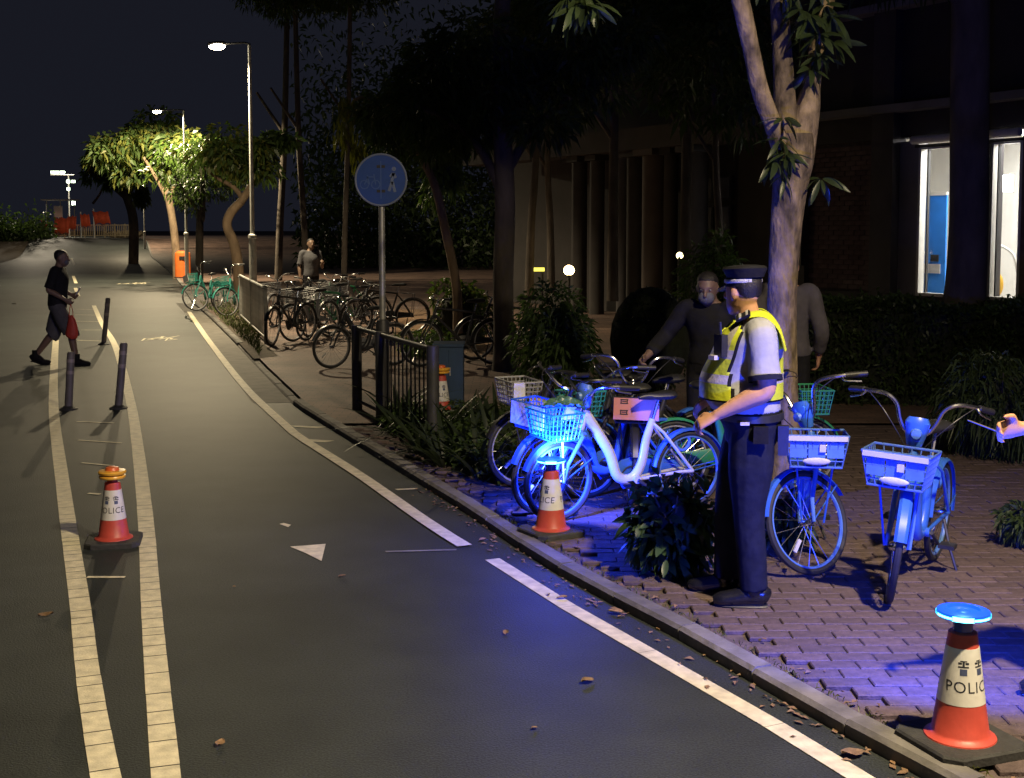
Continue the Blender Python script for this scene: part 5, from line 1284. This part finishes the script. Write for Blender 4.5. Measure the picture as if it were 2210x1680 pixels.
n = 1500; q = [G(random.uniform(400, 560), random.uniform(655, 770), PZ) for _ in range(n * 4)]
q = [p for p in q if .15 < p.x - kx(p.y) < 1.5][:n]
P_ = np.array([tuple(p) for p in q]); D_ = RNG.normal(size=(len(q), 3)) * .4; D_[:, 2] = 1
leaf_mesh('grass', P_, D_, .14, .02, 'grassmat', None, 'stuff', .2)

# ------------------------------------------------------------------ litter on the ground
def dry_leaf_mesh(k):
    mb = MB(); n = 4; vs, fs = [], []
    for i in range(n + 1):
        t = i / n; wd = .32 * math.sin(math.pi * (t * .92 + .04)); z = .10 * math.sin(t * 3 + k) * .6 + .06
        vs += [(t, -wd, z + .10 + .05 * math.sin(k + i)), (t, 0, z), (t, wd, z + .12)]
    for i in range(n):
        a = i * 3; fs += [(a, a + 3, a + 4, a + 1), (a + 1, a + 4, a + 5, a + 2)]
    mb.add(vs, fs); return mb.mesh('dry_leaf', 'leaf_dry')
DL = [dry_leaf_mesh(k) for k in range(4)]
fl = [(98, 1331, .075, 'pale fallen leaf on the road left of the lane lines'), (512, 1268, .03, 'tiny pale leaf on the road below the white arrow'), (1272, 1476, .07, 'dry leaf lying alone in the middle of the near road'), (1104, 1364, .05, 'small leaf on the road left of the near edge line'), (486, 1612, .06, 'dull leaf on the road right of the lane lines at the bottom'), (1157, 1575, .035, 'small leaf scrap on the near road, under the lone dry leaf'), (40, 656, .12, 'white scrap of paper on the road at the left edge'), (1842, 1632, .09, 'curled orange dry leaf at the near end of the white edge line'), (1330, 1322, .08, 'reddish dry leaf in the gutter below the shrub'), (1236, 1292, .06, 'dry leaf in the gutter where the white line ends'), (1060, 1165, .06, 'dry leaf by the gap in the white line'), (740, 1247, .05, 'faint leaf on the road right of the white arrow')]
for x, y, s, lb in fl:
    o = link('fallen_leaf', random.choice(DL)); o.location = G(x, y, .006) - Vector((s / 2, 0, 0)); o.rotation_euler = (random.uniform(-.1, .1), random.uniform(-.1, .1), random.uniform(0, 6.28)); o.scale = (s, s, s); tag(o, lb, 'leaf', 'fallen leaves on the road')
mb = MB(); vs, fs = [], []
q = random.Random(11)
for k in range(260):
    y = q.uniform(3.4, 9.5); x = kx(y) - abs(q.gauss(.02, .085)); 
    if q.random() < .28: x = kx(y) + .14 + abs(q.gauss(0, .10))
    z = .007 if x < kx(y) else PZ + .003
    if kx(y) <= x < kx(y) + .13: z = PZ + .02
    s = q.uniform(.008, .028); a = q.uniform(0, 6.28); c, d = math.cos(a), math.sin(a); h = q.uniform(.0, .012)
    i = len(vs); vs += [(x + c * s, y + d * s, z), (x - d * s * .5, y + c * s * .5, z + h), (x - c * s, y - d * s, z), (x + d * s * .5, y - c * s * .5, z + h * .6)]; fs.append((i, i + 1, i + 2, i + 3))
mb.add(vs, fs); mb.build('leaf_litter', 'leaf_dry', None, smooth=False, kind='stuff')
P_ = []; 
for k in range(420):
    y = q.uniform(3.6, 8.5); P_.append((kx(y) + .13 + abs(q.gauss(0, .03)), y, PZ - .01))
D_ = RNG.normal(size=(420, 3)) * .5; D_[:, 2] = 1; 
leaf_mesh('kerb_grass', np.array(P_), D_, .045, .006, 'leaf_yellow', None, 'stuff', .3)

# ------------------------------------------------------------------ building behind the hedge
A = Vector((6.74, 20.0, 0)); bld = thing('building', 'dark building with lit tall windows, brick panel and colonnade behind the hedge', 'building', A, R(-60))
def bpart(name, c, d, mat, parent=bld, smooth=False):
    mb = MB(); mb.box(c, d); return mb.build(name, mat, parent, smooth=smooth)
def sx(x, Yl=0.0, y0=0.0):
    """facade coordinate s of photo column x on the plane set y0 behind the facade"""
    u = Vector((.5, -.866)); nrm = Vector((.866, .5)); k = (x - CX) / FPX
    ax_, ay_ = A.x + nrm.x * y0, A.y + nrm.y * y0
    return (k * ay_ - ax_) / (u.x - k * u.y)
HT = 10.0
zw0, zw1 = .92, 3.32
def wall(s0, s1, z0, z1, mat, name='wall', y=.15, th=.3): return bpart(name, ((s0 + s1) / 2, y, (z0 + z1) / 2), (s1 - s0, th, z1 - z0), mat)
w1a, w1b = sx(1976), sx(2062); w2a, w2b = sx(2130), sx(2199)
br0, br1 = sx(1738), sx(1890); co1 = sx(1936)
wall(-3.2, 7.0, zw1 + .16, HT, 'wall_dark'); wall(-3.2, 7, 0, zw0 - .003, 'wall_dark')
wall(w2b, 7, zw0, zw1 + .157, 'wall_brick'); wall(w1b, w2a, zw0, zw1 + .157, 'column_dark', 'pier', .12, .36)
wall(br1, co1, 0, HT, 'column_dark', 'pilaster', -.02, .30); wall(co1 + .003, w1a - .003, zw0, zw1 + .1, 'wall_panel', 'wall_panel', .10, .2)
# brick panel: single bricks over a mortar backing
wall(br0, br1 - .003, zw0, zw1 + .157, 'mortar', 'brick_backing', .19, .2)
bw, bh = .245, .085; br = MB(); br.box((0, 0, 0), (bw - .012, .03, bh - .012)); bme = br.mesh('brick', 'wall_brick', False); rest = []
nb = 0; r_ = 0; z = 1.0
cells = []
while z < zw1 + .1:
    s = br0 + bw / 2 + (bw / 2 if r_ % 2 else 0)
    while s < br1 - bw / 2: cells.append((s, z)); s += bw
    z += bh; r_ += 1
for s, z in cells[:290]:
    o = link('brick', bme, bld); o.location = (s, .083 + random.uniform(-.004, .004), z)
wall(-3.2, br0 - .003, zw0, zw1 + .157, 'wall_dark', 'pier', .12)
for zz in (3.95, 5.6): bpart('ledge', (1.9, -.12, zz), (10.2, .40, .12), 'wall_panel')
# windows
def window(s0, s1, poster):
    fm = MB(); wd = .05
    for s in (s0 + wd / 2, s1 - wd / 2): fm.box((s, .06, (zw0 + zw1) / 2), (wd, .12, zw1 - zw0))
    fm.box(((s0 + s1) / 2, .06, zw1 - wd / 2), (s1 - s0 - 2 * wd - .004, .12, wd)); fm.box(((s0 + s1) / 2, .06, zw0 + wd / 2), (s1 - s0 - 2 * wd - .004, .12, wd))
    f = fm.build('window', 'frame_white', bld, smooth=False)
    bpart('pane', ((s0 + s1) / 2, .07, (zw0 + zw1) / 2), (s1 - s0 - 2 * wd - .006, .012, zw1 - zw0 - 2 * wd - .006), 'glass', f)
    bpart('mullion', (s0 + (s1 - s0) * .22, .045, (zw0 + zw1) / 2), (.022, .05, zw1 - zw0 - 2 * wd - .006), 'frame_dark', f)
    mb = MB(); mb.tube([((s0 - .05), -.10, zw1 + .10), (s1 + .02, -.10, zw1 + .10)], .065, 16); mb.build('shutter_tube', 'frame_white', bld)
    bpart('lintel', ((s0 + s1) / 2, .02, zw1 + .0), (s1 - s0 + .06, .16, .05), 'frame_dark')
    return f
window(w1a, w1b, True); window(w2a, w2b, False)
# room behind the windows
RM = (w1a - 3.1, w2b + .9)
rs, rd = RM[1] - RM[0], 2.6
bpart('room_back_wall', ((RM[0] + RM[1]) / 2, .36 + rd, 2.0), (rs, .06, 3.2), 'room_white'); bpart('room_ceiling', ((RM[0] + RM[1]) / 2, .34 + rd / 2, 3.62), (rs, rd - .1, .06), 'room_white')
bpart('room_floor', ((RM[0] + RM[1]) / 2, .34 + rd / 2, .42), (rs, rd - .1, .06), 'tan')
for s in RM: bpart('room_side_wall', (s, .34 + rd / 2, 2.0), (.06, rd - .1, 3.1), 'room_white')
ps0, ps1 = sx(1992, 0, 1.2), sx(2040, 0, 1.2)
bpart('blue_banner', ((ps0 + ps1) / 2, 1.2, 1.72), (ps1 - ps0, .03, 1.70), 'poster_blue'); bpart('banner_rail', ((ps0 + ps1) / 2, 1.19, 2.60), (ps1 - ps0 + .02, .04, .05), 'frame_white')
bpart('notice', ((ps0 + ps1) / 2 - .02, 1.17, 1.32), ((ps1 - ps0) * .7, .012, .16), 'bag_white'); bpart('notice', ((ps0 + ps1) / 2 + .03, 1.165, 1.50), ((ps1 - ps0) * .35, .012, .12), 'frame_dark')
for q_ in ((w1a + w1b) / 2 + .15, (w2a + w2b) / 2 + .15): bpart('ceiling_light', (q_, 1.1, 3.56), (.7, 1.4, .05), 'room_glow')
wl_ = sx(2166, 0, .9); bpart('wall_light', (wl_, .9, 2.72), (.16, .10, .26), 'room_glow')
sp_ = sx(2150, 0, .7); mb = MB(); mb.ell((sp_, .7, 1.12), (.12, .1, .20), 16, 10); mb.build('yellow_seat', 'yellow_obj', bld)
mb = MB(); limb(mb, [(sp_ - .05, .8, 1.75), (sp_ + .22, .8, 1.6), (sp_ + .33, .8, 1.25), (sp_ + .35, .8, .9)], [.022] * 4, 6, 8); mb.build('arched_tube', 'frame_white', bld)
# narrow lit side window left of the brick panel
n0, n1 = sx(1716), sx(1731)
bpart('side_window', ((n0 + n1) / 2, -.045, 2.25), (n1 - n0, .03, 1.6), 'slit_glow') if 'slit_glow' in MATS else None
M('slit_glow', (.9, .95, .8), .3, .4, 3, 0, emit=(.85, .95, .78), estr=.75); bpart('side_window', ((n0 + n1) / 2, -.045, 2.25), (n1 - n0, .03, 1.7), 'slit_glow')
for s in (n0 - .03, n1 + .03): bpart('side_window_frame', (s, -.05, 2.25), (.05, .08, 1.8), 'frame_dark')
bpart('wall_lamp', ((n0 + n1) / 2 - .05, -.12, 2.0), (.10, .08, .16), 'warm_small') if 'warm_small' in MATS else None
# wing with the dim window grid and the colonnade
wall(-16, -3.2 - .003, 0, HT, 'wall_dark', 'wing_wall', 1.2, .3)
def cs(x, y0): return sx(x, 0, y0)
for x0, x1, z0, z1 in ((1497, 1540, 2.6, 3.1), (1545, 1578, 2.6, 3.1), (1497, 1540, 1.9, 2.5), (1545, 1578, 1.9, 2.5), (1497, 1540, 1.2, 1.8), (1545, 1578, 1.2, 1.8)):
    a_, b_ = cs(x0, 1.0), cs(x1, 1.0); f = bpart('window', ((a_ + b_) / 2, 1.0, (z0 + z1) / 2), (b_ - a_, .06, z1 - z0), 'frame_dark')
    bpart('pane', ((a_ + b_) / 2, .955, (z0 + z1) / 2), (b_ - a_ - .08, .02, z1 - z0 - .08), 'dim_pane' if 'dim_pane' in MATS else M('dim_pane', (.16, .165, .19), .25, .3, 2), f)
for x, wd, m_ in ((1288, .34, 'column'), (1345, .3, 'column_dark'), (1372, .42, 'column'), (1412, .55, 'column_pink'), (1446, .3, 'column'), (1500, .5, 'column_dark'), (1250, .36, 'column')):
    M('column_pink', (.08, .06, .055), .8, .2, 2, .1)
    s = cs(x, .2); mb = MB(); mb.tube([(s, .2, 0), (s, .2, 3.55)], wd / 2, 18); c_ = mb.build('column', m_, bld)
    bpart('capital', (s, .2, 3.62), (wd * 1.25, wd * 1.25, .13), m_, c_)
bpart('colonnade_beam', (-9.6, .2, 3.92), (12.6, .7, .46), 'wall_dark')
# ------------------------------------------------------------------ lamps and signs in the garden
def garden_lamp(x, y, Y, r, mat, label, post=True):
    p = V(x, y, Y); t = thing('garden_lamp', label, 'garden lamp', (p.x, p.y, 0)); mb = MB(); mb.ell((0, 0, p.z), (r, r, r), 14, 10); g_ = mb.build('globe', mat, t)
    mb = MB(); mb.lathe([(.07, 0), (.03, .06), (.025, p.z - r * .8)], 10); mb.build('post', 'dark_metal', t)
    mb = MB(); mb.lathe([(r * .5, p.z - r), (r * .6, p.z - r * .7)], 12); mb.build('collar', 'dark_metal', t)
    return t
M('globe_glow', (1, .85, .55), .3, 0, 5, emit=(1, .72, .33), estr=26.0); M('small_glow', (1, .9, .6), .3, 0, 5, emit=(1, .85, .45), estr=4.0)
garden_lamp(1228, 584, 24, .10, 'globe_glow', 'glowing warm garden lamp above the feathery shrub')
garden_lamp(1467, 552, 21, .06, 'small_glow', 'small white garden lamp near the end of the colonnade')
garden_lamp(1140, 560, 26, .03, 'small_glow', 'tiny garden lamp just above the yellow lit sign')
p = V(1157, 582, 25); t = thing('lit_sign', 'small yellow lit sign low among the shrubs', 'lit sign', (p.x, p.y, 0)); k = 25 / FPX
mb = MB(); mb.box((0, 0, p.z), (36 * k, .05, 8 * k)); mb.build('panel', 'yellow_glow', t, smooth=False); mb = MB(); mb.box((-15 * k, 0, p.z + 8.1 * k), (8 * k, .05, 8 * k)); mb.build('panel', 'yellow_glow', t, smooth=False)
mb = MB()
for s in (-14, 14): mb.tube([(s * k, 0.04, 0), (s * k, .04, p.z)], .02, 6)
mb.build('leg', 'dark_metal', t)

# ------------------------------------------------------------------ far end: fence, orange barriers, shelter, floodlights
YF = 110.0
def at(x, y, Y=YF): return V(x, y, Y)
f0, f1 = at(118, 512), at(292, 508); t = thing('guard_fence', 'pale picket fence across the far end of the path', 'fence', f0); l = f1.x - f0.x; gz = 1.3 - 0
for k in range(9): mb = MB(); mb.box((l * k / 8, 0, .55), (.10, .10, 1.2)); mb.build('post', 'tan', t, smooth=False)
for z in (.12, 1.05): mb = MB(); mb.box((l / 2, .0, z), (l, .06, .07)); mb.build('rail', 'tan', t, smooth=False)
mb = MB(); mb.box((0, 0, .58), (.05, .04, .84)); pk = mb.mesh('picket', 'tan', False)
for k in range(44):
    if k % 5.5: o = link('picket', pk, t); o.location = (l * (k + .5) / 44, 0, 0)
for x, y, w_, h_, sk, lb in ((98, 492, 14, 36, .7, 'leftmost orange barrier cloth, hanging slanted off the far fence'), (133, 487, 30, 38, 0, 'widest orange barrier cloth in the middle of the far fence'), (156, 481, 17, 32, -.2, 'narrow orange barrier cloth right of the widest one'), (184, 476, 20, 30, .3, 'orange barrier cloth between the narrow one and the red one'), (219, 470, 34, 30, .35, 'rightmost barrier cloth, redder, by the tan reeds')):
    c = at(x, y, YF - .5); k = YF / FPX; w2, h2 = w_ * k, h_ * k; tt = thing('barrier', lb, 'barrier', (c.x, c.y, ramp(c.y)), 0, 'orange barriers at the far fence')
    mb = MB(); n = 6; z = c.z - ramp(c.y); vs = []
    for i in range(n + 1):
        u = i / n - .5
        for v_ in (-.5, .5): vs.append((u * w2 + sk * w2 * -v_ * .5, .05 * math.sin(i * 2.1), z + v_ * h2 * (1 - .25 * abs(math.sin(i)))))
    mb.add(vs, [(2 * i, 2 * i + 2, 2 * i + 3, 2 * i + 1) for i in range(n)]); cl = mb.build('cloth', 'orange_cloth', tt); s_ = cl.modifiers.new('solid', 'SOLIDIFY'); s_.thickness = .02
    mb = MB(); mb.tube([(-w2 / 2, .08, -.1), (-w2 / 2, .08, z + h2 * .62)], .05, 6); mb.build('post', 'bag_white', tt)
t = thing('shelter', 'flat pale shelter roof on thin posts at the far end', 'shelter', (at(130, 432, 118).x, 118, 1.3)); z = at(130, 432, 118).z - 1.3
mb = MB(); mb.box((0, 0, z), (3.1, 1.6, .12)); mb.build('roof', 'bag_white', t, smooth=False)
for s in (-1.3, 0, 1.3): mb = MB(); mb.tube([(s, 0, 0), (s, 0, z - .06)], .05, 8); mb.build('post', 'galv', t)
t = thing('notice_board', 'small pale notice board on a post at the far fence', 'notice board', (at(122, 455).x, YF + .4, 1.3)); z = at(122, 457).z - 1.3
mb = MB(); mb.box((0, 0, z), (.75, .05, 1.0)); mb.build('board', 'bag_white', t, smooth=False); mb = MB(); mb.tube([(0, .05, 0), (0, .05, z)], .04, 8); mb.build('post', 'galv', t)
YM = 125.0
m0 = at(151, 500, YM); t = thing('floodlight_mast', 'far mast with two bright floodlight bars and small lamps', 'floodlight mast', (m0.x, YM, 1.3)); k = YM / FPX
zt = at(151, 372, YM).z - 1.3
mb = MB(); mb.tube([(0, 0, 0), (0, 0, zt - .3)], .07, 8); mb.build('pole', 'galv', t)
mb = MB(); mb.tube([(-38 * k, 0, zt - .25), (12 * k, 0, zt - .25)], .05, 6); mb.build('crossbar', 'galv', t)
for x, y, w_, h_ in ((-28, 4, 17, 4), (-12, 4, 10, 4), (0, -16, 6, 6), (11, -16, 6, 5), (0, -32, 5, 6), (10, -62, 6, 8)):
    mb = MB(); mb.box((x * k, -.1, zt + (y - 4) * k), (w_ * k, .18, h_ * k)); mb.build('floodlight', 'white_glow', t, smooth=False)
l = bpy.data.lights.new('flood_light', 'POINT'); l.energy = 5000; l.color = (1, .85, .62); l.shadow_soft_size = .5; lo = bpy.data.objects.new('flood_light', l); C.objects.link(lo); lo.parent = t; lo.location = (-1, -6.5, zt - 1.0)
n = 700; P_ = np.stack([RNG.uniform(at(232, 500).x, at(292, 500).x, n), RNG.uniform(YF + .3, YF + 2.5, n), np.full(n, 1.25)], 1); D_ = RNG.normal(size=(n, 3)) * .35; D_[:, 2] = 1
o = leaf_mesh('reeds', P_, D_, 1.0 * RNG.uniform(.6, 1.2, n), .06, 'tan', None, 'stuff', .3)

# far woodland behind the grove, one dark mass
n = 42000; P_ = np.stack([RNG.uniform(-11, 22, n), RNG.uniform(62, 74, n), np.abs(RNG.normal(0, 5.5, n))], 1)
leaf_mesh('woodland', P_, RNG.normal(size=(n, 3)), .42, .16, 'leaf_dark', None, 'stuff', .3)

# bushes left of the far fence
n = 3600; q0, q1 = at(-30, 512, 106).x, at(96, 512, 106).x
u = RNG.uniform(q0, q1, n); P_ = np.stack([u, RNG.uniform(103, 109, n), 1.1 + np.abs(RNG.normal(0, .75, n)) * (1.1 + .4 * np.sin(u * 1.7))], 1)
leaf_mesh('far_bushes', P_, RNG.normal(size=(n, 3)), .42, .18, ['leaf_mid', 'leaf_dark'], None, 'stuff', .3)
